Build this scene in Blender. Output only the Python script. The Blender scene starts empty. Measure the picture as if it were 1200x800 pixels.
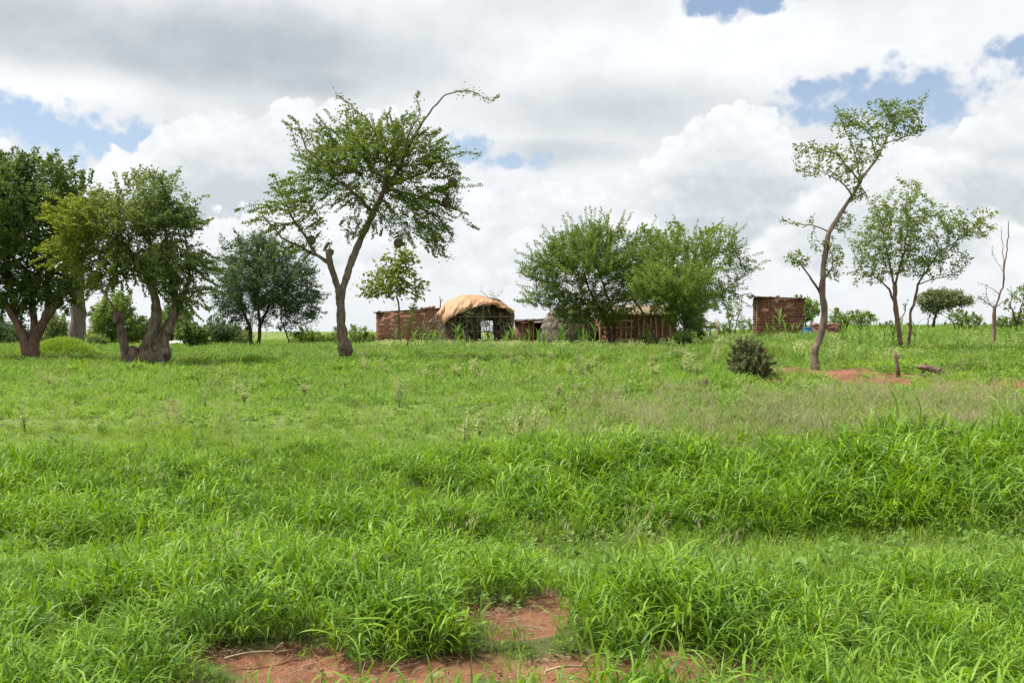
import bpy, math, random
import numpy as np
from mathutils import Vector, Matrix

rng = np.random.default_rng(7)
random.seed(7)
SC = bpy.context.scene
COL = SC.collection
PI = math.pi

# ------------------------------------------------------------------ camera
F = 1167.0            # focal length in photo pixels (1200 wide)
HY = 383.0            # horizon row in the photo
CAMZ = 2.0
cam_d = bpy.data.cameras.new("camera")
cam = bpy.data.objects.new("camera", cam_d)
COL.objects.link(cam)
cam_d.sensor_width = 36.0
cam_d.lens = 36.0 * F / 1200.0
cam_d.clip_start = 0.05
cam_d.clip_end = 8000.0
cam.location = (0, 0, CAMZ)
cam.rotation_euler = (PI / 2 - math.atan(17.0 / F), 0, 0)
SC.camera = cam

# ------------------------------------------------------------------ exposure
SC.view_settings.view_transform = 'Standard'
SC.view_settings.look = 'None'
SC.view_settings.gamma = 1.0
SC.view_settings.exposure = 1.3
SC.view_settings.use_curve_mapping = False
SC.render.film_transparent = False
try:
    SC.cycles.max_bounces = 6
    SC.cycles.diffuse_bounces = 4
    SC.cycles.transmission_bounces = 3
    SC.cycles.transparent_max_bounces = 4
except Exception:
    pass

# ------------------------------------------------------------------ node helper
class S:
    """a float socket with arithmetic"""
    def __init__(s, nb, sock): s.nb, s.k = nb, sock
    def m(s, op, *a, clamp=False):
        return s.nb.math(op, s, *a, clamp=clamp)
    def __add__(s, o): return s.m('ADD', o)
    def __radd__(s, o): return s.m('ADD', o)
    def __sub__(s, o): return s.m('SUBTRACT', o)
    def __rsub__(s, o): return s.nb.math('SUBTRACT', o, s)
    def __mul__(s, o): return s.m('MULTIPLY', o)
    def __rmul__(s, o): return s.m('MULTIPLY', o)
    def __truediv__(s, o): return s.m('DIVIDE', o)
    def clip(s): return s.m('ADD', 0.0, clamp=True)

class NB:
    def __init__(s, tree):
        s.t = tree; tree.nodes.clear()
    def put(s, sock, v):
        if isinstance(v, S): s.t.links.new(v.k, sock)
        elif isinstance(v, bpy.types.NodeSocket): s.t.links.new(v, sock)
        elif v is not None:
            if isinstance(v, (tuple, list)) and len(v) == 3 and sock.type == 'RGBA': v = (*v, 1.0)
            sock.default_value = v
    def node(s, typ, ins=None, **props):
        n = s.t.nodes.new(typ)
        for k, v in props.items(): setattr(n, k, v)
        for k, v in (ins or {}).items(): s.put(n.inputs[k], v)
        return n
    def math(s, op, *a, clamp=False):
        n = s.t.nodes.new('ShaderNodeMath'); n.operation = op; n.use_clamp = clamp
        for i, v in enumerate(a): s.put(n.inputs[i], v)
        return S(s, n.outputs[0])
    def smooth(s, v, lo, hi, a=0.0, b=1.0):
        n = s.node('ShaderNodeMapRange', {'Value': v, 'From Min': lo, 'From Max': hi, 'To Min': a, 'To Max': b}, interpolation_type='SMOOTHSTEP')
        return S(s, n.outputs[0])
    def lin(s, v, lo, hi, a=0.0, b=1.0):
        n = s.node('ShaderNodeMapRange', {'Value': v, 'From Min': lo, 'From Max': hi, 'To Min': a, 'To Max': b})
        return S(s, n.outputs[0])
    def noise(s, vec, scale, detail=3, rough=0.5, dist=0.0, w=None):
        n = s.node('ShaderNodeTexNoise', {'Vector': vec, 'Scale': scale, 'Detail': detail, 'Roughness': rough, 'Distortion': dist})
        if w is not None:
            n.noise_dimensions = '4D'; n.inputs['W'].default_value = w
        return S(s, n.outputs[0])
    def voro(s, vec, scale, detail=0.0, smooth=0.3):
        n = s.t.nodes.new('ShaderNodeTexVoronoi'); n.feature = 'SMOOTH_F1'
        s.put(n.inputs['Vector'], vec); n.inputs['Scale'].default_value = scale
        n.inputs['Detail'].default_value = detail; n.inputs['Smoothness'].default_value = smooth
        return S(s, n.outputs['Distance'])
    def mix(s, f, a, b):
        n = s.t.nodes.new('ShaderNodeMix'); n.data_type = 'RGBA'
        s.put(n.inputs[0], f); s.put(n.inputs[6], a); s.put(n.inputs[7], b)
        return n.outputs[2]
    def xyz(s, x, y, z):
        n = s.node('ShaderNodeCombineXYZ', {0: x, 1: y, 2: z}); return n.outputs[0]
    def curve(s, v, pts):
        n = s.t.nodes.new('ShaderNodeFloatCurve')
        s.put(n.inputs['Value'], v)
        c = n.mapping.curves[0]
        n.mapping.use_clip = False
        while len(c.points) < len(pts): c.points.new(0.5, 0.5)
        for p, (x, y) in zip(c.points, pts): p.location = (x, y); p.handle_type = 'AUTO'
        n.mapping.update()
        return S(s, n.outputs[0])

# ------------------------------------------------------------------ world: sky with clouds
SUN_EL, SUN_AZ = math.radians(60), math.radians(-84)    # azimuth from +Y towards +X
world = bpy.data.worlds.new("World"); SC.world = world; world.use_nodes = True
nb = NB(world.node_tree)
tc = nb.node('ShaderNodeTexCoord')
vn = nb.node('ShaderNodeVectorMath', {0: tc.outputs['Generated']}, operation='NORMALIZE')
sp = nb.node('ShaderNodeSeparateXYZ', {0: vn.outputs[0]})
sx, sy, sz = (S(nb, sp.outputs[i]) for i in range(3))
az = nb.math('ARCTAN2', sx, sy)
el = nb.math('ARCSINE', sz)
E = el * F                                    # height over the horizon, in photo pixels
A = az * F
def azpx(px): return math.atan((px - 600) / F) * F
def elpx(px, py): return math.atan((HY - py) / F * math.cos(math.atan((px - 600) / F))) * F
# clouds are painted on a shell of directions: far cloud decks appear flattened
P3 = nb.xyz(A / 100.0, E / 100.0, 0.0)
pf = nb.xyz(A / 100.0, E / 55.0, 3.1)
n_big = nb.noise(P3, 0.9, 4, 0.55)
n_fine = nb.noise(P3, 3.0, 6, 0.6)
billow = nb.voro(P3, 2.2, 3.0, 0.35)
billow2 = nb.voro(nb.xyz(A / 100.0 + 7.3, E / 90.0, 0.5), 3.6, 3.0, 0.3)
AR = 640.0
ufold = nb.math('PINGPONG', A + AR, 2 * AR) / (2 * AR)
def edge_curve(pts, amp):
    """top edge of a cloud bank: pts in photo pixels -> height over the horizon in pixels"""
    out = []
    for px, py in pts:
        out.append(((azpx(px) + AR) / (2 * AR), elpx(px, py) / 400.0))
    out = [(0.0, out[0][1])] + out + [(1.0, out[-1][1])]
    return nb.curve(ufold, out) * 400.0
def hole(px, py, rx, ry, wob=1.0, ang=0.0):
    c, s_ = math.cos(ang), math.sin(ang)
    dx = A - azpx(px); dy = E - elpx(px, py)
    a = (dx * c + dy * s_) / rx; b = (dy * c - dx * s_) / ry
    r = nb.math('SQRT', a * a + b * b) + (n_fine - 0.5) * (1.0 * wob) + (n_big - 0.5) * 1.0 * wob + (billow2 - 0.4) * 0.7
    return nb.smooth(r, 0.72, 1.25, 1.0, 0.0)
sky = nb.node('ShaderNodeTexSky')
sky.sky_type = 'NISHITA'; sky.sun_disc = False
sky.sun_elevation = SUN_EL; sky.sun_rotation = SUN_AZ
sky.air_density = 1.0; sky.dust_density = 0.8; sky.ozone_density = 3.0; sky.altitude = 400
K = 1.0
WHITE = (4.6, 4.68, 4.74); GREY = (2.15, 2.45, 2.7); PALE = (3.9, 4.1, 4.3)
skyc = nb.node('ShaderNodeMix', {0: 1.0, 6: sky.outputs[0], 7: (0.56, 0.60, 0.62, 1)}, data_type='RGBA', blend_type='MULTIPLY')
blue = nb.mix(nb.smooth(E, 0, 420, 0.5, 0.2), skyc.outputs[2], PALE)
# deck: layered grey cloud with a few holes
holes = None
for h in [(60, 152, 175, 38, 0.7, -0.05), (160, 165, 70, 26, 0.8, 0), (605, 192, 62, 15, 1.0, 0.0), (850, 4, 110, 22, 1.1, 0), (1035, 122, 200, 48, 0.40, 0.05), (950, 105, 60, 18, 0.5, 0),
          (1190, 55, 40, 25, 1.3, 0.1), (545, 175, 50, 22, 1.0, 0), (20, 265, 50, 20, 1, 0)]:
    x = hole(*h)
    holes = x if holes is None else nb.math('MAXIMUM', holes, x)
hi = nb.smooth(nb.noise(pf, 0.55, 4, 0.5, w=2.0) + (n_fine - 0.5) * 0.25, 0.60, 0.72) * nb.smooth(E, 400, 520)
holes = nb.math('MAXIMUM', holes, hi)
deck_tone = nb.noise(pf, 0.8, 5, 0.5, w=5.0)
def soft(px, py, rx, ry):
    a = (A - azpx(px)) / rx; b = (E - elpx(px, py)) / ry
    return nb.smooth(nb.math('SQRT', a * a + b * b) + (n_big - 0.5) * 0.8, 0.15, 1.25, 1.0, 0.0)
dark = nb.math('MAXIMUM', soft(250, 62, 380, 62), soft(60, 30, 200, 55) * 0.8)
dark = nb.math('MAXIMUM', dark, soft(700, 130, 200, 45) * 0.55)
dark = nb.math('MAXIMUM', dark, soft(650, 178, 110, 22) * 0.7)
dark = nb.math('MAXIMUM', dark, soft(360, 95, 120, 30) * 1.0)
light = nb.math('MAXIMUM', soft(80, 100, 130, 25), soft(790, 60, 300, 55) * 0.9)
deck_s = (deck_tone - 0.5) * 0.85 + (n_fine - 0.5) * 0.22 + 0.25 + dark * 0.62 - light * 0.3
deck = nb.mix(deck_s.clip(), WHITE, GREY)
col = nb.mix(holes, deck, blue)
# banks of cumulus, from far to near; each: top edge, billows, white crest, grey belly
def bank(col, pts, amp, bl, depth, greyness, sharp, shift, wtop=WHITE, wbot=GREY):
    e = edge_curve(pts, amp)
    d = e - E + (0.42 - bl) * amp + (n_fine - 0.5) * amp * 0.35
    mask = nb.smooth(d, -sharp * 0.4, sharp)
    q = nb.xyz(A / 100.0 + shift, E / 80.0 - 0.10, 1.0 + shift)
    q2 = nb.xyz(A / 100.0 + shift + 0.03, E / 80.0 + 0.02, 1.0 + shift)
    relief = nb.noise(q2, 1.7, 5, 0.55) - nb.noise(q, 1.7, 5, 0.55)
    belly = nb.noise(nb.xyz(A / 170.0 + shift, E / 70.0, 4.0), 1.1, 3, 0.5)
    s_ = nb.smooth(d + (belly - 0.5) * 1.4 * depth, depth * 0.10, depth) * greyness + relief * 1.35 + (bl - 0.42) * 0.35 + (n_fine - 0.5) * 0.15
    c = nb.mix(s_.clip(), wtop, wbot)
    return nb.mix(mask, col, c)
BELLY = (2.95, 3.2, 3.4)
col = bank(col, [(0, 135), (25, 160), (60, 188), (110, 182), (128, 165), (160, 162), (182, 130), (215, 108), (300, 106), (400, 104), (455, 120), (500, 150), (560, 200), (640, 205), (760, 200), (900, 200), (1000, 190), (1100, 190), (1200, 190)],
           30, billow, 105, 0.85, 4, 0.0, WHITE, BELLY)
col = bank(col, [(0, 230), (150, 250), (260, 235), (380, 215), (500, 195), (560, 206), (590, 186), (615, 200), (665, 198), (700, 190), (760, 172), (790, 145), (830, 112), (880, 104), (925, 128), (985, 158), (1040, 150), (1070, 156), (1105, 148), (1135, 118), (1160, 92), (1200, 84)],
           30, billow2, 110, 0.8, 4, 2.7, WHITE, BELLY)
col = bank(col, [(0, 235), (100, 250), (220, 265), (330, 235), (470, 250), (600, 250), (700, 228), (760, 235), (850, 262), (960, 190), (1040, 178), (1120, 210), (1200, 235)],
           36, billow, 90, 0.62, 16, 5.1, WHITE, BELLY)
col = bank(col, [(0, 300), (200, 300), (350, 285), (500, 292), (620, 300), (750, 270), (900, 285), (1050, 292), (1200, 265)],
           30, billow2, 120, 0.42, 22, 8.4, (4.4, 4.5, 4.6), (3.4, 3.6, 3.75))
col = nb.mix(nb.smooth(E, -40, 70, 0.8, 0.0), col, (3.9, 4.1, 4.2))
bg = nb.node('ShaderNodeBackground', {'Color': col, 'Strength': 0.089})
nb.node('ShaderNodeOutputWorld', {'Surface': bg.outputs[0]})

# ------------------------------------------------------------------ sun
sd = bpy.data.lights.new("sun", 'SUN'); so = bpy.data.objects.new("sun", sd); COL.objects.link(so)
sd.energy = 3.3; sd.angle = math.radians(10); sd.color = (1.0, 0.955, 0.88)
sdir = Vector((math.sin(SUN_AZ) * math.cos(SUN_EL), math.cos(SUN_AZ) * math.cos(SUN_EL), math.sin(SUN_EL)))
so.rotation_euler = (-sdir).to_track_quat('-Z', 'Y').to_euler()

# ------------------------------------------------------------------ small helpers
def sstep(x, a, b):
    t = np.clip((x - a) / (b - a), 0, 1); return t * t * (3 - 2 * t)

_perm = np.random.default_rng(3).random((256, 256))
def vnoise(x, y, scale=1.0, seed=0):
    x = np.asarray(x, float) / scale + seed * 17.31; y = np.asarray(y, float) / scale + seed * 9.77
    xi = np.floor(x).astype(int); yi = np.floor(y).astype(int)
    fx = x - xi; fy = y - yi; fx = fx * fx * (3 - 2 * fx); fy = fy * fy * (3 - 2 * fy)
    g = lambda a, b: _perm[a & 255, b & 255]
    return (g(xi, yi) * (1 - fx) + g(xi + 1, yi) * fx) * (1 - fy) + (g(xi, yi + 1) * (1 - fx) + g(xi + 1, yi + 1) * fx) * fy
def fbm(x, y, scale=1.0, seed=0, oct=4):
    v = 0; a = 0.5; t = 0
    for i in range(oct):
        v = v + a * vnoise(x, y, scale / 2 ** i, seed + i); t += a; a *= 0.5
    return v / t

def link(o, parent=None):
    COL.objects.link(o)
    if parent is not None: o.parent = parent
    return o
def props(o, label=None, cat=None, group=None, kind=None):
    if label: o['label'] = label
    if cat: o['category'] = cat
    if group: o['group'] = group
    if kind: o['kind'] = kind
    return o
def empty(name, loc, label, cat, group=None, rz=0.0):
    o = bpy.data.objects.new(name, None); o.location = loc; o.rotation_euler = (0, 0, rz)
    o.empty_display_size = 0.2
    return props(link(o), label, cat, group)

def make_mesh(name, V, faces, mat=None, attrs=None, smooth=False):
    """V (n,3); faces (m,k) int array or list of such arrays (mixed k)"""
    V = np.asarray(V, np.float32).reshape(-1, 3)
    fl = faces if isinstance(faces, list) else [faces]
    fl = [np.asarray(f, np.int32) for f in fl if len(f)]
    me = bpy.data.meshes.new(name)
    me.vertices.add(len(V)); me.vertices.foreach_set('co', V.ravel())
    idx = np.concatenate([f.ravel() for f in fl]); cnt = np.concatenate([np.full(len(f), f.shape[1]) for f in fl])
    me.loops.add(len(idx)); me.loops.foreach_set('vertex_index', idx)
    me.polygons.add(len(cnt))
    st = np.concatenate([[0], np.cumsum(cnt)[:-1]]).astype(np.int32)
    me.polygons.foreach_set('loop_start', st); me.polygons.foreach_set('loop_total', cnt.astype(np.int32))
    if smooth: me.polygons.foreach_set('use_smooth', np.ones(len(cnt), bool))
    for k, (dom, arr) in (attrs or {}).items():
        a = me.attributes.new(k, 'FLOAT', dom); a.data.foreach_set('value', np.asarray(arr, np.float32))
    me.update(calc_edges=True)
    if mat: me.materials.append(mat)
    return me
def mesh_obj(name, V, faces, mat, parent=None, attrs=None, smooth=False):
    return link(bpy.data.objects.new(name, make_mesh(name, V, faces, mat, attrs, smooth)), parent)

class MB:
    """collects shapes into one mesh"""
    def __init__(s): s.v = []; s.q = []; s.t = []; s.n = 0
    def add(s, V, Q=None, T=None):
        V = np.asarray(V, float)
        if Q is not None and len(Q): s.q.append(np.asarray(Q) + s.n)
        if T is not None and len(T): s.t.append(np.asarray(T) + s.n)
        s.v.append(V); s.n += len(V)
    def box(s, c, size, rot=None, jit=0.0, taper=1.0):
        x, y, z = [a / 2 for a in size]
        V = np.array([(-x, -y, -z), (x, -y, -z), (x, y, -z), (-x, y, -z), (-x * taper, -y * taper, z), (x * taper, -y * taper, z), (x * taper, y * taper, z), (-x * taper, y * taper, z)])
        if jit: V = V + rng.normal(0, jit, V.shape)
        if rot is not None: V = V @ np.array(rot).T
        s.add(V + np.array(c), [(0, 3, 2, 1), (4, 5, 6, 7), (0, 1, 5, 4), (1, 2, 6, 5), (2, 3, 7, 6), (3, 0, 4, 7)])
    def tube(s, pts, rad, k=6, rough=0.0, cap=True, flute=0.0):
        V, Q = tube_arrays(np.asarray(pts, float), np.broadcast_to(np.asarray(rad, float), (len(pts),)), k, rough, flute)
        T = []
        if cap and k >= 3:
            n = len(pts)
            T = [(0, i + 1, i) for i in range(1, k - 1)]
            b = (n - 1) * k
            T += [(b, b + i, b + i + 1) for i in range(1, k - 1)]
        s.add(V, Q, T)
    def arrays(s):
        f = []
        if s.q: f.append(np.concatenate(s.q))
        if s.t: f.append(np.concatenate(s.t))
        return np.concatenate(s.v), f
    def build(s, name, mat, parent=None, smooth=False, loc=None):
        V, f = s.arrays()
        return mesh_obj(name, V, f, mat, parent, smooth=smooth)

def tube_arrays(p, r, k, rough=0.0, flute=0.0):
    n = len(p)
    t = np.gradient(p, axis=0); t /= np.linalg.norm(t, axis=1)[:, None] + 1e-9
    up = np.array([0, 1.0, 0.1]) if abs(t[0][1]) < 0.9 else np.array([1.0, 0, 0])
    a = np.cross(t, up); a /= np.linalg.norm(a, axis=1)[:, None] + 1e-9
    b = np.cross(t, a)
    th = np.arange(k) * 2 * PI / k
    R = np.repeat(r[:, None], k, 1)
    if flute:
        ph = rng.random() * 6
        R = R * (1 + flute * (np.sin(th * 3 + ph)[None, :] * 0.6 + np.sin(th * 5 + ph * 2 + np.arange(n)[:, None] * 0.25) * 0.4))
    if rough: R = R * (1 + rng.normal(0, rough, R.shape))
    V = p[:, None, :] + R[..., None] * (np.cos(th)[None, :, None] * a[:, None, :] + np.sin(th)[None, :, None] * b[:, None, :])
    i = np.arange(n - 1)[:, None] * k; j = np.arange(k)[None, :]; j2 = (j + 1) % k
    Q = np.stack([i + j, i + j2, i + k + j2, i + k + j], -1).reshape(-1, 4)
    return V.reshape(-1, 3), Q

def rotz(a): c, s_ = math.cos(a), math.sin(a); return np.array([[c, -s_, 0], [s_, c, 0], [0, 0, 1]])
def rot_euler(x, y, z):
    return np.array(Matrix.Rotation(z, 3, 'Z') @ Matrix.Rotation(y, 3, 'Y') @ Matrix.Rotation(x, 3, 'X'))

# ------------------------------------------------------------------ terrain height
_pd = [-30, 0, 3, 5.5, 7, 8, 9, 10.2, 11.5, 12.8, 14, 18, 25, 30, 40, 56, 70, 100, 200, 500, 2000, 6000]
_pr = [1.9, 1.80, 1.86, 1.93, 1.90, 1.93, 2.03, 1.97, 1.76, 1.62, 1.54, 1.38, 1.20, 1.00, 0.82, 0.60, 0.50, 0.38, 0.48, 0.9, 2.6, 8.0]
def H(x, y):
    x = np.asarray(x, float); y = np.asarray(y, float)
    z = CAMZ - np.interp(y, _pd, _pr)
    left = 1 - sstep(x / np.maximum(y, 4), 0.04, 0.36)
    z = z - left * np.interp(y, [30, 40, 48, 56, 70, 100, 200, 500, 2000, 6000], [0.03, 0.26, 0.46, 0.58, 0.88, 1.4, 3.0, 5.6, 10, 20])
    near = 1 - sstep(y, 14, 40)
    z = z + (fbm(x, y, 2.6, 1) - 0.5) * 0.20 * (0.35 + 0.65 * sstep(y, 10, 16)) * (0.4 + 0.6 * near)
    z = z + (fbm(x, y, 0.55, 5) - 0.5) * 0.07 * near
    z = z + (fbm(x, y, 14, 9) - 0.5) * 0.35 * sstep(y, 16, 40) * (1 - sstep(y, 300, 900))
    # red earth heap by the slim tree
    z = z + 0.20 * np.exp(-(((x - 9.0) / 1.3) ** 2 + ((y - 24.6) / 1.0) ** 2))
    return z
def at(px, d): return (px - 600) / F * d
def gp(px, d, sink=0.0):
    x = at(px, d); return Vector((x, d, float(H(x, d)) - sink))
def zpix(py, d): return CAMZ + (HY - py) / F * d
def row(px, d): return HY + (CAMZ - float(H(at(px, d), d))) * F / d
def W3(px, py, d, dz=0.0):
    return np.array([(px - 600) / F * (d), d + dz, zpix(py, d)])

# bare earth patches: photo px, row, half width px, half height px -> on the ground
def ground_at(px, py):
    ds = np.concatenate([np.linspace(3, 40, 400), np.linspace(40, 120, 100)])
    rows = HY + (CAMZ - H((px - 600) / F * ds, ds)) * F / ds
    k = int(np.argmin(np.abs(rows - py))); return ds[k]
_patches = []
for px, py, hw, hh, st in [(330, 812, 125, 24, 1.0), (480, 822, 120, 24, 1.0), (640, 828, 110, 24, 1.0), (780, 815, 90, 20, 0.9), (850, 826, 90, 20, 0.9), (575, 718, 48, 15, 1.0), (645, 708, 30, 18, 1), (610, 738, 30, 10, .8), (330, 772, 120, 18, 1.0), (480, 785, 130, 18, 1), (640, 788, 90, 20, 1.0), (790, 782, 80, 16, 0.9), (250, 762, 45, 12, 0.9), (880, 792, 60, 14, .8),
                           (985, 440, 70, 11, 1), (1038, 447, 48, 9, 1), (905, 448, 26, 4, .9), (890, 470, 26, 5, .9), (1140, 452, 90, 6, 0.9), (1230, 450, 90, 6, .9), (940, 437, 25, 5, 1), (700, 708, 20, 12, .7), (130, 745, 50, 10, .5)]:
    d = ground_at(px, py); d1 = ground_at(px, py + hh); d0 = ground_at(px, py - hh)
    _patches.append((at(px, d), d, hw / F * d, max(0.12, abs(d0 - d1) / 2), st))
def bare(x, y):
    x = np.asarray(x, float); y = np.asarray(y, float)
    w = (fbm(x, y, 0.35, 21) - 0.5) * 1.9 + (fbm(x, y, 1.6, 25) - 0.5) * 1.1
    m = np.zeros_like(x)
    for cx, cy, rx, ry, st in _patches:
        r = np.sqrt(((x - cx) / rx) ** 2 + ((y - cy) / ry) ** 2) + w
        m = np.maximum(m, st * (1 - sstep(r, 0.75, 1.15)))
    return m

# ------------------------------------------------------------------ materials
def new_mat(name):
    m = bpy.data.materials.new(name); m.use_nodes = True
    return m, NB(m.node_tree)
def out(nb, sh, disp=None):
    o = nb.node('ShaderNodeOutputMaterial', {'Surface': sh})
def principled(nb, col, rough=0.8, spec=0.3, normal=None, **k):
    ins = {'Base Color': col, 'Roughness': rough, 'Specular IOR Level': spec}
    if normal is not None: ins['Normal'] = normal
    ins.update(k)
    return nb.node('ShaderNodeBsdfPrincipled', ins).outputs[0]
def bump(nb, h, strength=0.5, dist=0.02):
    return nb.node('ShaderNodeBump', {'Height': h, 'Strength': strength, 'Distance': dist}).outputs[0]
def objco(nb): return nb.node('ShaderNodeTexCoord').outputs['Object']
def position(nb): return nb.node('ShaderNodeNewGeometry').outputs['Position']
def attr(nb, name): return S(nb, nb.node('ShaderNodeAttribute', attribute_name=name).outputs['Fac'])

def leaf_mat(name, dark, light, alt=None, trans=0.38, rough=0.6, spec=0.15, patch=2.0, tip=None):
    """tint (per leaf, 0..1) runs dark -> light; alt colour shows on the leaves whose kind is high"""
    m, nb = new_mat(name)
    t = attr(nb, 'tint')
    pn = nb.noise(position(nb), 1.0 / patch, 3, 0.6)
    f = (t * 0.75 + (pn - 0.5) * 1.6 + 0.15).clip()
    c = nb.mix(f, dark, light)
    if alt is not None: c = nb.mix(attr(nb, 'kindness'), c, alt)
    p = principled(nb, c, rough, spec)
    hs = nb.node('ShaderNodeHueSaturation', {'Hue': 0.485, 'Saturation': 1.1, 'Value': 1.45, 'Color': c})
    tr = nb.node('ShaderNodeBsdfTranslucent', {'Color': hs.outputs[0]})
    mx = nb.node('ShaderNodeMixShader', {0: trans, 1: p, 2: tr.outputs[0]})
    out(nb, mx.outputs[0])
    return m
def bark_mat(name, c1, c2, scale=8.0, stretch=0.25, bstr=0.9, bdist=0.03):
    m, nb = new_mat(name)
    p = position(nb)
    mp = nb.node('ShaderNodeMapping', {'Vector': p}); mp.inputs['Scale'].default_value = (1, 1, stretch)
    n1 = nb.noise(mp.outputs[0], scale, 6, 0.65)
    n2 = nb.noise(p, 1.7, 3, 0.6)
    f = ((n1 - 0.5) * 2.4 + 0.5 + (n2 - 0.5) * 1.2).clip()
    c = nb.mix(f, c1, c2)
    out(nb, principled(nb, c, 0.9, 0.15, bump(nb, n1, bstr, bdist)))
    return m

M = {}
# grasses
def grass_mat(name, dark, mid, light, trans=0.34, spec=0.45, rough=0.42, big=3.0):
    m, nb = new_mat(name)
    t = attr(nb, 'tint')
    pos = position(nb)
    p1 = nb.noise(pos, 1.0 / big, 3, 0.55); p2 = nb.noise(pos, 3.0 / big, 2, 0.5, w=4.0)
    rnd = S(nb, nb.node('ShaderNodeObjectInfo').outputs['Random'])
    c = nb.mix((t * 0.7 + (p1 - 0.5) * 1.5 + (rnd - 0.5) * 0.7 + 0.15).clip(), dark, mid)
    c = nb.mix(((p2 - 0.5) * 2.2 + (t - 0.5) * 0.6 + (rnd - 0.5) * 0.5 + 0.35).clip(), c, light)
    c = nb.mix((attr(nb, 'kindness')).clip(), c, (0.36, 0.30, 0.14))
    p = principled(nb, c, rough, spec)
    hs = nb.node('ShaderNodeHueSaturation', {'Hue': 0.488, 'Saturation': 1.12, 'Value': 1.35, 'Color': c})
    tr = nb.node('ShaderNodeBsdfTranslucent', {'Color': hs.outputs[0]})
    mx = nb.node('ShaderNodeMixShader', {0: trans, 1: p, 2: tr.outputs[0]})
    out(nb, mx.outputs[0]); return m
M['lush'] = grass_mat('lush_grass_blades', (0.052, 0.130, 0.014), (0.155, 0.290, 0.022), (0.230, 0.375, 0.042), big=1.2, spec=0.18, rough=0.45, trans=0.32)
M['turf'] = grass_mat('short_grass_blades', (0.120, 0.225, 0.028), (0.265, 0.385, 0.052), (0.210, 0.335, 0.068), big=5.0, spec=0.12, rough=0.65, trans=0.4)
M['field'] = grass_mat('meadow_grass_blades', (0.070, 0.145, 0.026), (0.175, 0.275, 0.048), (0.225, 0.315, 0.070), big=9.0, spec=0.08, rough=0.7, trans=0.4)
M['herb'] = grass_mat('herb_leaves', (0.100, 0.200, 0.035), (0.230, 0.350, 0.060), (0.195, 0.305, 0.090), big=4.0, spec=0.08, rough=0.75)
M['seed'] = grass_mat('seeding_grass_stems', (0.16, 0.25, 0.060), (0.27, 0.31, 0.12), (0.36, 0.29, 0.20), big=3.0, spec=0.1, rough=0.7)
M['greyweed'] = grass_mat('grey_green_weed_leaves', (0.20, 0.27, 0.10), (0.32, 0.38, 0.15), (0.44, 0.47, 0.22), trans=0.45, big=2.0, spec=0.1, rough=0.7)
M['maize'] = grass_mat('maize_leaves', (0.060, 0.140, 0.028), (0.135, 0.245, 0.044), (0.190, 0.300, 0.075), trans=0.38, big=3.0, spec=0.15, rough=0.65)

# ground
m, nb = new_mat('ground_earth'); M['ground'] = m
pos = position(nb)
na = nb.noise(pos, 1.3, 6, 0.6); nc = nb.noise(pos, 9.0, 6, 0.65); nd = nb.noise(pos, 45.0, 4, 0.6); ne = nb.noise(pos, 0.12, 4, 0.55)
earth = nb.mix(((na - 0.5) * 1.8 + (nc - 0.5) * 1.2 + 0.5).clip(), (0.115, 0.048, 0.028), (0.270, 0.128, 0.074))
earth = nb.mix(nb.smooth(nd, 0.52, 0.75, 0, 0.5), earth, (0.07, 0.034, 0.022))
earth = nb.mix(nb.smooth(nb.noise(pos, 3.5, 5, 0.7, w=6.0), 0.52, 0.66, 0, 0.55), earth, (0.30, 0.175, 0.115))
litter = nb.mix(((nc - 0.5) * 2 + 0.5).clip(), (0.045, 0.070, 0.020), (0.095, 0.10, 0.038))
green = nb.mix(((nc - 0.5) * 2.2 + (ne - 0.5) * 1.5 + 0.5).clip(), (0.075, 0.122, 0.030), (0.180, 0.235, 0.060))
sy_ = S(nb, nb.node('ShaderNodeSeparateXYZ', {0: pos}).outputs[1])
cover = nb.mix(nb.smooth(sy_, 9.5, 15), litter, green)
br = (attr(nb, 'bare') * 1.15 + (nc - 0.5) * 0.35).clip()
c = nb.mix(br, cover, earth)
hgt = nc * 0.6 + nd * 0.4
out(nb, principled(nb, c, 0.95, 0.1, bump(nb, hgt, 1.0, 0.035)))

# trees
M['bark_grey'] = bark_mat('grey_brown_bark', (0.060, 0.045, 0.034), (0.27, 0.205, 0.155), 13, 0.22, 1.0, 0.05)
M['bark_red'] = bark_mat('reddish_bark', (0.065, 0.038, 0.030), (0.27, 0.170, 0.130), 14, 0.3, 1.0, 0.05)
M['bark_dark'] = bark_mat('dark_bark', (0.030, 0.020, 0.015), (0.115, 0.075, 0.050), 12, 0.3)
M['bark_baobab'] = bark_mat('smooth_pinkish_grey_bark', (0.060, 0.045, 0.040), (0.20, 0.150, 0.130), 6.0, 0.14, 0.9, 0.06)
M['bark_pale'] = bark_mat('pale_orange_brown_bark', (0.10, 0.064, 0.042), (0.26, 0.175, 0.125), 14, 0.3)
M['lf_main'] = leaf_mat('small_green_leaves', (0.085, 0.14, 0.026), (0.205, 0.285, 0.055), (0.16, 0.18, 0.04))
M['lf_dark'] = leaf_mat('glossy_dark_green_leaves', (0.06, 0.108, 0.026), (0.15, 0.225, 0.054), (0.12, 0.17, 0.04), trans=0.34, spec=0.3)
M['lf_olive'] = leaf_mat('grey_green_leaves', (0.09, 0.14, 0.04), (0.21, 0.28, 0.085), (0.22, 0.27, 0.035), trans=0.38)
M['lf_blue'] = leaf_mat('dark_blue_green_leaflets', (0.048, 0.086, 0.036), (0.125, 0.19, 0.075), None, trans=0.34)
M['lf_acacia'] = leaf_mat('fine_green_leaflets', (0.088, 0.150, 0.030), (0.195, 0.275, 0.062), (0.16, 0.22, 0.05), trans=0.38)
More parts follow.
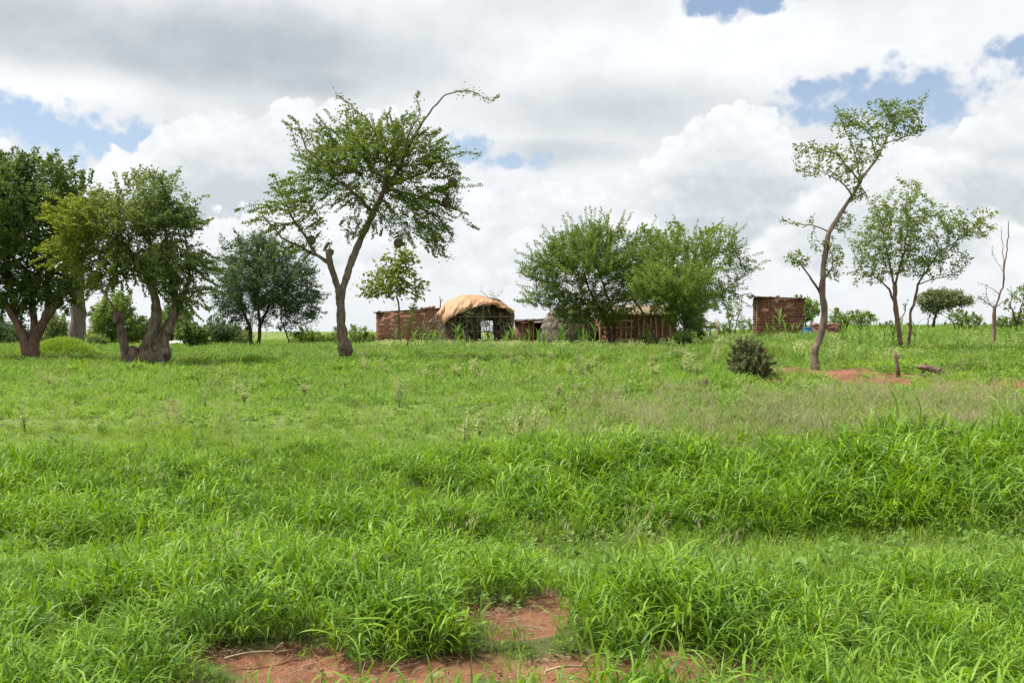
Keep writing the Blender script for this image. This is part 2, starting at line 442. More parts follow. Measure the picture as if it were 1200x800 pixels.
M['lf_bright'] = leaf_mat('bright_green_leaflets', (0.105, 0.165, 0.034), (0.215, 0.300, 0.064), (0.2, 0.26, 0.06), trans=0.35)
M['lf_light'] = leaf_mat('light_green_leaves', (0.105, 0.165, 0.032), (0.225, 0.31, 0.072), (0.24, 0.26, 0.05), trans=0.35)
M['lf_grey'] = leaf_mat('dusty_grey_green_leaflets', (0.13, 0.16, 0.07), (0.27, 0.32, 0.16), None, trans=0.25)
M['lf_bush'] = leaf_mat('olive_bush_leaves', (0.085, 0.100, 0.040), (0.210, 0.220, 0.100), None, trans=0.2)

def rough_mat(name, c1, c2, scale=6, bs=0.6, bd=0.02, rough=0.9, spec=0.15, stretch=(1, 1, 1), c3=None):
    m, nb = new_mat(name)
    p = position(nb)
    mp = nb.node('ShaderNodeMapping', {'Vector': p}); mp.inputs['Scale'].default_value = stretch
    n1 = nb.noise(mp.outputs[0], scale, 6, 0.65); n2 = nb.noise(p, scale * 0.22, 3, 0.5)
    c = nb.mix(((n1 - 0.5) * 2.2 + (n2 - 0.5) * 1.6 + 0.5).clip(), c1, c2)
    if c3 is not None: c = nb.mix(nb.smooth(nb.noise(p, scale * 0.5, 4, 0.6, w=3.0), 0.55, 0.68), c, c3)
    out(nb, principled(nb, c, rough, spec, bump(nb, n1, bs, bd)))
    return m
M['brick_dark'] = rough_mat('dark_red_brick', (0.150, 0.064, 0.040), (0.265, 0.128, 0.084), 7)
M['brick_red'] = rough_mat('weathered_red_brick', (0.24, 0.118, 0.080), (0.40, 0.225, 0.160), 5, c3=(0.18, 0.095, 0.065))
M['mortar'] = rough_mat('mud_mortar', (0.135, 0.064, 0.042), (0.230, 0.122, 0.084), 9)
M['mud'] = rough_mat('red_mud_plaster', (0.13, 0.060, 0.038), (0.30, 0.150, 0.100), 5, c3=(0.33, 0.20, 0.14))
M['clod'] = rough_mat('red_earth_clod', (0.17, 0.075, 0.045), (0.34, 0.18, 0.115), 20)
M['thatch'] = rough_mat('grey_weathered_thatch', (0.085, 0.068, 0.052), (0.27, 0.225, 0.175), 14, 1.0, 0.05, stretch=(1, 1, 0.35))
M['straw'] = rough_mat('pale_straw', (0.20, 0.145, 0.085), (0.48, 0.38, 0.25), 14, 0.8, 0.04)
M['stick'] = rough_mat('dry_stick_wood', (0.12, 0.085, 0.060), (0.33, 0.25, 0.185), 12)
M['pole_red'] = rough_mat('pale_reddish_pole_wood', (0.34, 0.19, 0.130), (0.56, 0.38, 0.28), 10)
M['brush'] = rough_mat('dark_brushwood', (0.040, 0.030, 0.024), (0.17, 0.13, 0.10), 12)
M['iron'] = rough_mat('rusty_dark_roof_sheet', (0.030, 0.022, 0.020), (0.10, 0.070, 0.055), 5, 0.3, rough=0.7, spec=0.3)
M['tarp'] = rough_mat('faded_orange_tarpaulin', (0.34, 0.185, 0.095), (0.45, 0.270, 0.150), 2.2, 0.5, 0.03, rough=0.65, spec=0.3, c3=(0.37, 0.190, 0.092))
M['blue'] = rough_mat('blue_plastic', (0.030, 0.150, 0.330), (0.055, 0.230, 0.440), 4, 0.2, rough=0.45, spec=0.5)
M['navy'] = rough_mat('dark_blue_cloth', (0.010, 0.014, 0.035), (0.030, 0.038, 0.10), 5)
M['white'] = rough_mat('whitewashed_wood', (0.52, 0.52, 0.50), (0.80, 0.80, 0.78), 6, 0.2)
M['stone'] = rough_mat('pale_stone', (0.22, 0.16, 0.12), (0.48, 0.38, 0.30), 6)
M['dead'] = rough_mat('dead_wood', (0.075, 0.048, 0.035), (0.26, 0.18, 0.13), 10)
M['whiteroof'] = rough_mat('pale_metal_roof', (0.50, 0.51, 0.52), (0.72, 0.73, 0.74), 2, 0.1, rough=0.5)
M['door_shade'] = rough_mat('painted_doorway_shade', (0.010, 0.008, 0.007), (0.030, 0.022, 0.018), 5)  # near-black colour standing in for the shade inside the shed doorway
M['nest'] = rough_mat('dry_nest_straw', (0.12, 0.085, 0.060), (0.30, 0.23, 0.17), 20, 1, 0.03)

# ------------------------------------------------------------------ ground sheet
ys = np.concatenate([np.linspace(-40, -4, 10), np.linspace(-3, 3, 14)[:-1], np.linspace(3, 13, 170)[:-1], np.geomspace(13, 130, 200)[:-1], np.geomspace(130, 6000, 60)])
nc_ = 261
tt = np.linspace(-1, 1, nc_); tt = np.sign(tt) * (0.62 * np.abs(tt) + 0.38 * np.abs(tt) ** 3)
XX = tt[None, :] * (np.maximum(np.abs(ys), 4)[:, None] * 0.95 + 8); YY = np.repeat(ys[:, None], nc_, 1)
ZZ = H(XX, YY)
BB = bare(XX, YY)
clod = (fbm(XX, YY, 0.16, 40) - 0.5) * 0.06 + (fbm(XX, YY, 0.5, 44) - 0.5) * 0.06
ZZ = ZZ + clod * BB * (1 - sstep(YY, 10, 16)) - 0.03 * BB
nr = len(ys)
i = np.arange(nr - 1)[:, None] * nc_; j = np.arange(nc_ - 1)[None, :]
Q = np.stack([i + j, i + j + 1, i + nc_ + j + 1, i + nc_ + j], -1).reshape(-1, 4)
g = mesh_obj('ground', np.stack([XX, YY, ZZ], -1).reshape(-1, 3), Q, M['ground'], attrs={'bare': ('POINT', BB.ravel())}, smooth=True)
props(g, 'grassy rising field over red earth', 'ground', kind='structure')

# ------------------------------------------------------------------ grass tufts (source meshes, instanced)
def blades(base, azim, L, w, th0, bend, seg=4, wobble=0.0, fold=0.0):
    """arrays of blades -> V (n, (seg+1)*2, 3), quads; th0 lean from vertical, bend extra lean along the blade"""
    n = len(L); t = np.linspace(0, 1, seg + 1)
    th = th0[:, None] + bend[:, None] * t[None, :] ** 1.3
    step = (L / seg)[:, None]
    dr = np.sin(th) * step; dz = np.cos(th) * step
    r = np.concatenate([np.zeros((n, 1)), np.cumsum(dr[:, :-1], 1)], 1); z = np.concatenate([np.zeros((n, 1)), np.cumsum(dz[:, :-1], 1)], 1)
    az_ = azim[:, None] + wobble * (t[None, :] ** 2) * rng.normal(0, 1, (n, 1))
    cx = base[:, None, 0] + r * np.cos(az_); cy = base[:, None, 1] + r * np.sin(az_); cz = base[:, None, 2] + z
    prof = np.interp(t, [0, 0.25, 0.6, 1.0], [0.55, 1.0, 0.8, 0.04])
    hw = w[:, None] * 0.5 * prof[None, :]
    tw = rng.normal(0, 0.5, (n, 1)) * t[None, :]
    px = -np.sin(az_ ) ; py = np.cos(az_)
    ox = hw * px * np.cos(tw); oy = hw * py * np.cos(tw); oz = hw * np.sin(tw)
    V = np.stack([np.stack([cx - ox, cy - oy, cz - oz], -1), np.stack([cx + ox, cy + oy, cz + oz], -1)], 2).reshape(n, -1, 3)
    k = (seg + 1) * 2
    q = np.array([(2 * i, 2 * i + 1, 2 * i + 3, 2 * i + 2) for i in range(seg)])
    Q = (np.arange(n)[:, None, None] * k + q[None]).reshape(-1, 4)
    return V.reshape(-1, 3), Q, k, seg
def tuft(name, parts, mat):
    """parts: list of (V,Q,k,seg,tint(n),kind(n))"""
    Vs, Qs, ti, ki, n0 = [], [], [], [], 0
    for V, Q, k, seg, tint, kind in parts:
        Vs.append(V); Qs.append(Q + n0); n0 += len(V)
        ti.append(np.repeat(tint, k)); ki.append(np.repeat(kind, k))
    me = make_mesh(name, np.concatenate(Vs), np.concatenate(Qs), mat, {'tint': ('POINT', np.concatenate(ti)), 'kindness': ('POINT', np.concatenate(ki))}, smooth=True)
    return bpy.data.objects.new(name, me)
U = lambda a, b, n: rng.uniform(a, b, n)
def lush_tuft(name, ncul, hgt, leafL, leafw, spread=0.09):
    parts = []
    for c in range(ncul):
        a = rng.uniform(0, 2 * PI); b0 = np.array([rng.normal(0, spread), rng.normal(0, spread), 0])
        h = hgt * rng.uniform(0.6, 1.1); lean = rng.uniform(0.05, 0.4)
        top = b0 + np.array([math.cos(a) * math.sin(lean) * h, math.sin(a) * math.sin(lean) * h, math.cos(lean) * h])
        nl = rng.integers(4, 7)
        f = np.sort(U(0.08, 1.0, nl)); base = b0[None] + (top - b0)[None] * f[:, None]
        az_ = rng.uniform(0, 2 * PI) + np.arange(nl) * PI + rng.normal(0, 0.7, nl)
        L = leafL * U(0.6, 1.2, nl); w = leafw * U(0.6, 1.15, nl)
        V, Q, k, s_ = blades(base, az_, L, w, U(0.25, 1.0, nl), U(0.7, 2.4, nl), 5, 0.3)
        parts.append((V, Q, k, s_, U(0, 1, nl), (rng.random(nl) < 0.012) * 0.8))
        V, Q, k, s_ = blades(b0[None], np.array([a]), np.array([h]), np.array([0.005]), np.array([lean * 0.8]), np.array([lean * 0.3]), 2)
        parts.append((V, Q, k, s_, U(0.2, 0.6, 1), np.zeros(1)))
    return tuft(name, parts, M['lush'])
def simple_tuft(name, n, L, w, spread, mat, th=(0.05, 0.9), bend=(0.2, 1.3), seg=3, dead=0.03):
    b = np.stack([rng.normal(0, spread, n), rng.normal(0, spread, n), np.zeros(n)], -1)
    V, Q, k, s_ = blades(b, U(0, 2 * PI, n), L * U(0.45, 1.15, n), w * U(0.6, 1.2, n), U(*th, n), U(*bend, n), seg, 0.3)
    return tuft(name, [(V, Q, k, s_, U(0, 1, n), (rng.random(n) < dead) * 0.7)], mat)
def herb_tuft(name, n, L, w, spread, hgt, mat):
    b = np.stack([rng.normal(0, spread, n), rng.normal(0, spread, n), U(0.01, hgt, n)], -1)
    V, Q, k, s_ = blades(b, U(0, 2 * PI, n), L * U(0.5, 1.1, n), w * U(0.7, 1.2, n), U(0.5, 1.4, n), U(0.2, 0.9, n), 2, 0.2)
    return tuft(name, [(V, Q, k, s_, U(0, 1, n), np.zeros(n))], mat)
def seed_tuft(name, n, hgt):
    a = U(0, 2 * PI, n); b = np.stack([rng.normal(0, 0.1, n), rng.normal(0, 0.1, n), np.zeros(n)], -1)
    L = hgt * U(0.6, 1.1, n); th = U(0.05, 0.35, n)
    V, Q, k, s_ = blades(b, a, L, np.full(n, 0.0035), th, U(0.2, 0.7, n), 4)
    parts = [(V, Q, k, s_, U(0, 0.6, n), np.zeros(n))]
    Vr = V.reshape(n, k, 3)
    for i in range(n):
        m_ = 7
        f = U(0.62, 1.0, m_); tipi = Vr[i].reshape(5, 2, 3).mean(1)
        pos_ = np.stack([np.interp(f * 4, np.arange(5), tipi[:, j]) for j in range(3)], -1)
        V2, Q2, k2, s2 = blades(pos_, U(0, 2 * PI, m_), U(0.03, 0.08, m_), U(0.004, 0.008, m_), U(0.3, 1.0, m_), U(0.0, 0.8, m_), 2)
        parts.append((V2, Q2, k2, s2, U(0.7, 1, m_), np.full(m_, 0.0)))
    nb_ = 10
    b = np.stack([rng.normal(0, 0.1, nb_), rng.normal(0, 0.1, nb_), np.zeros(nb_)], -1)
    V, Q, k, s_ = blades(b, U(0, 2 * PI, nb_), U(0.15, 0.3, nb_), U(0.004, 0.008, nb_), U(0.1, 0.7, nb_), U(0.2, 1.2, nb_), 3)
    parts.append((V, Q, k, s_, U(0, 0.4, nb_), np.zeros(nb_)))
    return tuft(name, parts, M['seed'])

def scatter(name, sources, x, y, scale, label, cat, tilt=0.15, zoff=0.0, squash=None):
    """one grass object: its mesh is the points, geometry nodes put a tuft on each"""
    n = len(x)
    z = H(x, y) + zoff
    me = bpy.data.meshes.new(name)
    me.vertices.add(n); me.vertices.foreach_set('co', np.stack([x, y, z], -1).astype(np.float32).ravel())
    r = np.stack([rng.normal(0, tilt, n), rng.normal(0, tilt, n), U(0, 2 * PI, n)], -1).astype(np.float32)
    a = me.attributes.new('turn', 'FLOAT_VECTOR', 'POINT'); a.data.foreach_set('vector', r.ravel())
    a = me.attributes.new('size', 'FLOAT', 'POINT'); a.data.foreach_set('value', scale.astype(np.float32))
    a = me.attributes.new('pick', 'INT', 'POINT'); a.data.foreach_set('value', rng.integers(0, len(sources), n).astype(np.int32))
    o = link(bpy.data.objects.new(name, me))
    props(o, label, cat, kind='stuff')
    coll = bpy.data.collections.new(name + '_tufts')
    for s_ in sources: coll.objects.link(s_)
    gt = bpy.data.node_groups.new(name, 'GeometryNodeTree')
    gt.interface.new_socket('Geometry', in_out='INPUT', socket_type='NodeSocketGeometry')
    gt.interface.new_socket('Geometry', in_out='OUTPUT', socket_type='NodeSocketGeometry')
    N = gt.nodes.new; Lk = gt.links.new
    gi = N('NodeGroupInput'); go = N('NodeGroupOutput')
    ci = N('GeometryNodeCollectionInfo'); ci.inputs['Collection'].default_value = coll
    ci.inputs['Separate Children'].default_value = True; ci.inputs['Reset Children'].default_value = True
    ip = N('GeometryNodeInstanceOnPoints'); ip.inputs['Pick Instance'].default_value = True
    def na_(nm, dt):
        q = N('GeometryNodeInputNamedAttribute'); q.data_type = dt; q.inputs['Name'].default_value = nm; return q.outputs['Attribute']
    e2r = N('FunctionNodeEulerToRotation')
    Lk(na_('turn', 'FLOAT_VECTOR'), e2r.inputs[0])
    Lk(gi.outputs[0], ip.inputs['Points']); Lk(ci.outputs[0], ip.inputs['Instance'])
    Lk(na_('pick', 'INT'), ip.inputs['Instance Index']); Lk(e2r.outputs[0], ip.inputs['Rotation']); Lk(na_('size', 'FLOAT'), ip.inputs['Scale'])
    Lk(ip.outputs[0], go.inputs[0])
    md = o.modifiers.new('tufts', 'NODES'); md.node_group = gt
    return o

def spread_pts(d0, d1, dens, half=0.60, pad=1.6, zone=None):
    """random ground points in a wedge in front of the camera, dens per square metre"""
    w1 = d1 * half + pad
    n = int(2 * w1 * (d1 - d0) * dens)
    x = rng.uniform(-w1, w1, n); y = rng.uniform(d0, d1, n)
    k = np.abs(x) < y * half + pad
    x, y = x[k], y[k]
    return x, y
# how tall the lush grass stands (0..1) over the ground
def tall(x, y):
    u = x / np.maximum(y, 1)               # photo column: 600 + 1167 u
    wob = (fbm(x, y, 1.4, 31) - 0.5)
    right = sstep(u + wob * 0.12, -0.03, 0.10)
    # bank of tall grass on the right half, lower on the left
    b1 = sstep(y + wob * 0.6, 9.1, 9.8) * (1 - sstep(y + wob * 1.6, 12.2, 13.6)) * (0.45 + 0.55 * right)
    b1l = sstep(y + wob * 0.5, 8.6, 9.3) * (1 - sstep(y + wob * 4.0, 9.8, 12.4)) * (1 - right) * 0.75
    b2 = sstep(y + wob * 0.8, 3.2, 4.2) * (1 - sstep(y + wob * 0.6, 6.9, 7.6)) * (0.60 + 0.1 * right)
    b3 = (1 - right) * sstep(y, 6, 6.8) * (1 - sstep(y + wob, 8.0, 9.0)) * 0.55
    b4 = sstep(-u, 0.18, 0.40) * (1 - sstep(y, 5.6, 8.0)) * 0.70
    return np.maximum.reduce([b1, b1l, b2, b3, b4])

def infront(x, y): return 1 - 0.68 * np.maximum(bare(x, y + 0.06 * y), bare(x, y + 0.035 * y))
x, y = spread_pts(3.0, 14.0, 62, 0.58, 1.8)
T_ = tall(x, y); clump = fbm(x, y, 0.95, 51, 3)
B_ = bare(x, y)
keep = (rng.random(len(x)) < sstep(T_ * (0.55 + 0.9 * clump), 0.16, 0.42)) & (rng.random(len(x)) > B_ * 0.95)
x, y, T_, clump = x[keep], y[keep], T_[keep], clump[keep]
lush_src = [lush_tuft('lush_tuft', 6, 0.36, 0.29, 0.0165) for _ in range(9)]
scatter('lush_grass', lush_src, x, y, (0.24 + 0.86 * T_) * (0.40 + 1.15 * clump) * U(0.7, 1.2, len(x)) * (1 - 0.3 * bare(x, y)) * infront(x, y),
        'lush bright green broad-bladed grass in a tall bank and clumps at the roadside', 'grass', 0.16)

x, y = spread_pts(2.8, 15, 110, 0.58, 1.8)
B_ = bare(x, y); k = (rng.random(len(x)) > B_ * 0.88); x, y = x[k], y[k]
cl = fbm(x, y, 0.6, 61)
src = [simple_tuft('short_tuft', 20, 0.17, 0.0075, 0.05, M['turf']) for _ in range(4)] + [herb_tuft('herb_tuft', 16, 0.06, 0.022, 0.05, 0.08, M['herb']) for _ in range(2)]
xa, ya = spread_pts(15, 30, 44, 0.58, 2.0)
B_ = bare(xa, ya); k = (rng.random(len(xa)) > B_ * 0.97); xa, ya = xa[k], ya[k]
cm = fbm(xa, ya, 0.8, 63); cm2 = fbm(xa, ya, 3.5, 66)
mid_src = [simple_tuft('mid_tuft', 14, 0.17, 0.015, 0.06, M['turf'], (0.1, 1.1), (0.2, 1.4)) for _ in range(4)] + [herb_tuft('mid_herb', 14, 0.075, 0.035, 0.06, 0.08, M['herb']) for _ in range(3)]
scatter('field_grass', mid_src, xa, ya, (0.30 + 1.3 * cm ** 1.3) * (0.55 + 0.9 * cm2) * U(0.7, 1.3, len(xa)) * (1 + 0.4 * sstep(ya, 13, 26)), 'uneven short grass and herbs in the middle of the field', 'grass', 0.2)
cl = fbm(x, y, 0.7, 61); cl2 = fbm(x, y, 3.5, 66)
scatter('short_grass', src, x, y, np.maximum((0.32 + 0.8 * cl) * (0.5 + 0.8 * cl2), (0.55 + 0.75 * cl) * (1 - sstep(y, 9.5, 11))) * U(0.7, 1.3, len(x)) * (1 + 0.45 * sstep(y, 13, 26)) * infront(x, y),
        'short yellowish green grass covering the open field', 'grass', 0.2)

x, y = spread_pts(29, 62, 9, 0.58, 3)
B_ = bare(x, y); k = rng.random(len(x)) > B_; x, y = x[k], y[k]
x2, y2 = spread_pts(62, 130, 1.5, 0.6, 4); x3, y3 = spread_pts(130, 420, 0.10, 0.62, 6)
x = np.concatenate([x, x2, x3]); y = np.concatenate([y, y2, y3])
src = [simple_tuft('meadow_tuft', 34, 0.30, 0.016, 0.17, M['field'], (0.0, 0.9), (0.1, 1.0), 3, 0.02) for _ in range(4)] + [herb_tuft('meadow_herb', 26, 0.13, 0.05, 0.16, 0.17, M['herb']) for _ in range(2)]
cl = fbm(x, y, 2.2, 71)
rightrise = sstep(x / y, 0.05, 0.3)
scatter('meadow_grass', src, x, y, (0.35 + 1.05 * cl) * (0.72 + 0.55 * rightrise) * U(0.7, 1.3, len(x)) * (1 + 0.9 * sstep(y, 55, 130) + 1.6 * sstep(y, 130, 300)),
        'knee-high meadow grass running back past the huts to the horizon', 'grass', 0.1)

# clumps of rougher, longer grass all over the field
x, y = spread_pts(10.5, 60, 11, 0.58, 2)
zz = sstep(fbm(x, y, 1.3, 171), 0.50, 0.62) * (1 - bare(x, y)) * (0.35 + 0.65 * sstep(fbm(x, y, 7.0, 175), 0.4, 0.6))
k = rng.random(len(x)) < zz; x, y = x[k], y[k]
cs_ = [simple_tuft('rough_tuft', 30, 0.30, 0.016, 0.08, M['field'], (0.05, 0.8), (0.3, 1.8), 4, 0.03) for _ in range(4)] + [simple_tuft('straw_tuft', 22, 0.32, 0.006, 0.06, M['seed'], (0.05, 0.6), (0.2, 1.4), 4, 0.1)]
scatter('rough_grass', cs_, x, y, U(0.45, 1.15, len(x)) * (0.75 + 0.6 * sstep(y, 18, 40)), 'rougher darker grass growing in clumps about the open field', 'grass', 0.15)
# broad-leaved weeds and thin seed stalks in the near grass
x, y = spread_pts(3.4, 11.5, 9, 0.58, 1.5)
k = (rng.random(len(x)) < 0.25 + 0.75 * sstep(fbm(x, y, 0.9, 181), 0.45, 0.6)) & (rng.random(len(x)) > bare(x, y) * 1.1) & (tall(x, y) < 0.62); x, y = x[k], y[k]
bl_ = [herb_tuft('broadleaf_tuft', 26, 0.085, 0.048, 0.07, 0.14, M['herb']) for _ in range(3)] + [herb_tuft('broadleaf_tuft', 20, 0.11, 0.035, 0.06, 0.2, M['maize']) for _ in range(2)] + [seed_tuft('seed_stalks', 7, 0.5)]
scatter('broadleaf_weeds', bl_, x, y, U(0.5, 1.2, len(x)), 'broad-leaved weeds and thin seed stalks mixed into the roadside grass', 'weeds', 0.12)
# rank growth before the huts
x, y = spread_pts(40, 55, 6.5, 0.25, 0); k = (x / y > -0.15) & (x / y < 0.24); x, y = x[k], y[k]
k = rng.random(len(x)) < sstep(fbm(x, y, 1.8, 191), 0.34, 0.55); x, y = x[k], y[k]
xr, yr = spread_pts(27, 56, 4.0, 0.6, 2); k = (xr / yr > 0.22) & (rng.random(len(xr)) < sstep(fbm(xr, yr, 2.0, 195), 0.40, 0.58)) & (bare(xr, yr) < 0.1); x = np.concatenate([x, xr[k]]); y = np.concatenate([y, yr[k]])
rk = [herb_tuft('rank_tuft', 50, 0.13, 0.04, 0.14, 0.38, M['maize']) for _ in range(2)] + [herb_tuft('rank_pale_tuft', 50, 0.11, 0.035, 0.12, 0.42, M['greyweed']) for _ in range(2)] + [simple_tuft('rank_grass', 40, 0.5, 0.015, 0.12, M['field'], (0.0, 0.6), (0.1, 1.2), 4, 0.04)]
scatter('rank_growth', rk, x, y, U(0.5, 1.15, len(x)), 'rank tangle of tall weeds and grass before the huts and under the trees beside the outhouse', 'weeds', 0.1)

# seeding grass on the right, behind the bank
x, y = spread_pts(11.8, 21, 15, 0.58, 1.5)
u = x / y
zz = sstep(u + (fbm(x, y, 1.5, 81) - 0.5) * 0.25, 0.02, 0.2) * (1 - sstep(y + (fbm(x, y, 1.2, 83) - 0.5) * 5, 16.5, 20.5)) * (1 - bare(x, y))
k = rng.random(len(x)) < zz * sstep(fbm(x, y, 0.9, 85), 0.25, 0.6); x, y = x[k], y[k]
x4, y4 = spread_pts(12.5, 30, 0.3, 0.58, 1.5); x = np.concatenate([x, x4]); y = np.concatenate([y, y4])
scatter('seeding_grass', [seed_tuft('seed_tuft', 16, 0.46) for _ in range(5)], x, y, U(0.6, 1.15, len(x)),
        'thin seeding grass with faded purplish heads behind the tall bank', 'grass', 0.12)
# dark green leafy ground cover patches in the field
x, y = spread_pts(11, 50, 5.5, 0.58, 2)
zz = sstep(fbm(x, y, 2.4, 91), 0.44, 0.62) * (1 - bare(x, y))
k = rng.random(len(x)) < zz; x, y = x[k], y[k]
scatter('leafy_weeds', [herb_tuft('weed_tuft', 40, 0.10, 0.035, 0.10, 0.20, M['maize']) for _ in range(3)] + [herb_tuft('pale_weed_tuft', 40, 0.09, 0.03, 0.09, 0.24, M['herb']) for _ in range(2)], x, y, U(0.5, 1.3, len(x)) * (0.8 + 0.4 * sstep(y, 20, 45)),
        'low leafy weeds in patches among the grass', 'weeds', 0.1)

# ------------------------------------------------------------------ trees
def lathe(profile, k=20):
    mb = MB(); P = np.array(profile); th = np.arange(k) * 2 * PI / k
    V = np.stack([np.outer(P[:, 0], np.cos(th)), np.outer(P[:, 0], np.sin(th)), np.repeat(P[:, 1][:, None], k, 1)], -1).reshape(-1, 3)
    i = np.arange(len(P) - 1)[:, None] * k; j = np.arange(k)[None]; j2 = (j + 1) % k
    mb.add(V, np.stack([i + j, i + j2, i + k + j2, i + k + j], -1).reshape(-1, 4)); return mb
def colonize(pos, par, att, D, dk, jit=0.35, bias=(0, 0, 0), iters=160):
    pos = [np.array(p) for p in pos]; par = list(par)
    P = np.array(pos)
    d2 = ((att[:, None, :] - P[None]) ** 2).sum(-1)
    near = d2.argmin(1); dist = np.sqrt(d2.min(1))
    alive = np.ones(len(att), bool); bias = np.array(bias)
    allP = [P]; n = len(P)
    cur = P
    for it in range(iters):
        idx = np.nonzero(alive)[0]
        if len(idx) < 3: break
        Pall = np.concatenate(allP)
        nd_ = near[idx]
        v = att[idx] - Pall[nd_]; v /= np.linalg.norm(v, axis=1)[:, None] + 1e-9
        acc = np.zeros((n, 3)); np.add.at(acc, nd_, v)
        cnt = np.bincount(nd_, minlength=n)
        g_ = np.nonzero(cnt)[0]
        dv = acc[g_] / cnt[g_][:, None] + rng.normal(0, jit, (len(g_), 3)) + bias
        dv /= np.linalg.norm(dv, axis=1)[:, None] + 1e-9
        new = Pall[g_] + dv * D
        allP.append(new); par += list(g_)
        dd = np.sqrt(((att[idx][:, None, :] - new[None]) ** 2).sum(-1))
        m_ = dd.min(1); a_ = dd.argmin(1)
        better = m_ < dist[idx]
        dist[idx[better]] = m_[better]; near[idx[better]] = n + a_[better]
        alive[idx[dist[idx] < dk]] = False
        n += len(new)
        if n > 14000: break
    return np.concatenate(allP), np.array(par)

def leaves_mesh(name, C, D, ll, lw, tint, kind, mat, parent, upbias=0.6, droop=0.0):
    """C leaf bases, D unit directions"""
    n = len(C)
    L = ll * rng.uniform(0.6, 1.25, n)[:, None]; Wd = lw * rng.uniform(0.7, 1.2, n)[:, None]
    D = D + np.array([0, 0, -droop]); D = D / (np.linalg.norm(D, axis=1)[:, None] + 1e-9)
    up = rng.normal(0, 1, (n, 3)) + np.array([0, 0, upbias])
    s_ = np.cross(D, up); s_ /= np.linalg.norm(s_, axis=1)[:, None] + 1e-9
    nn = np.cross(s_, D)
    mid = C + D * L * 0.5
    V = np.stack([C, mid + s_ * Wd * 0.5 + nn * Wd * 0.18, C + D * L, mid - s_ * Wd * 0.5 + nn * Wd * 0.18], 1)
    Q = np.arange(n * 4).reshape(n, 4)
    return mesh_obj(name, V.reshape(-1, 3), Q, mat, parent, {'tint': ('FACE', tint), 'kindness': ('FACE', kind)})

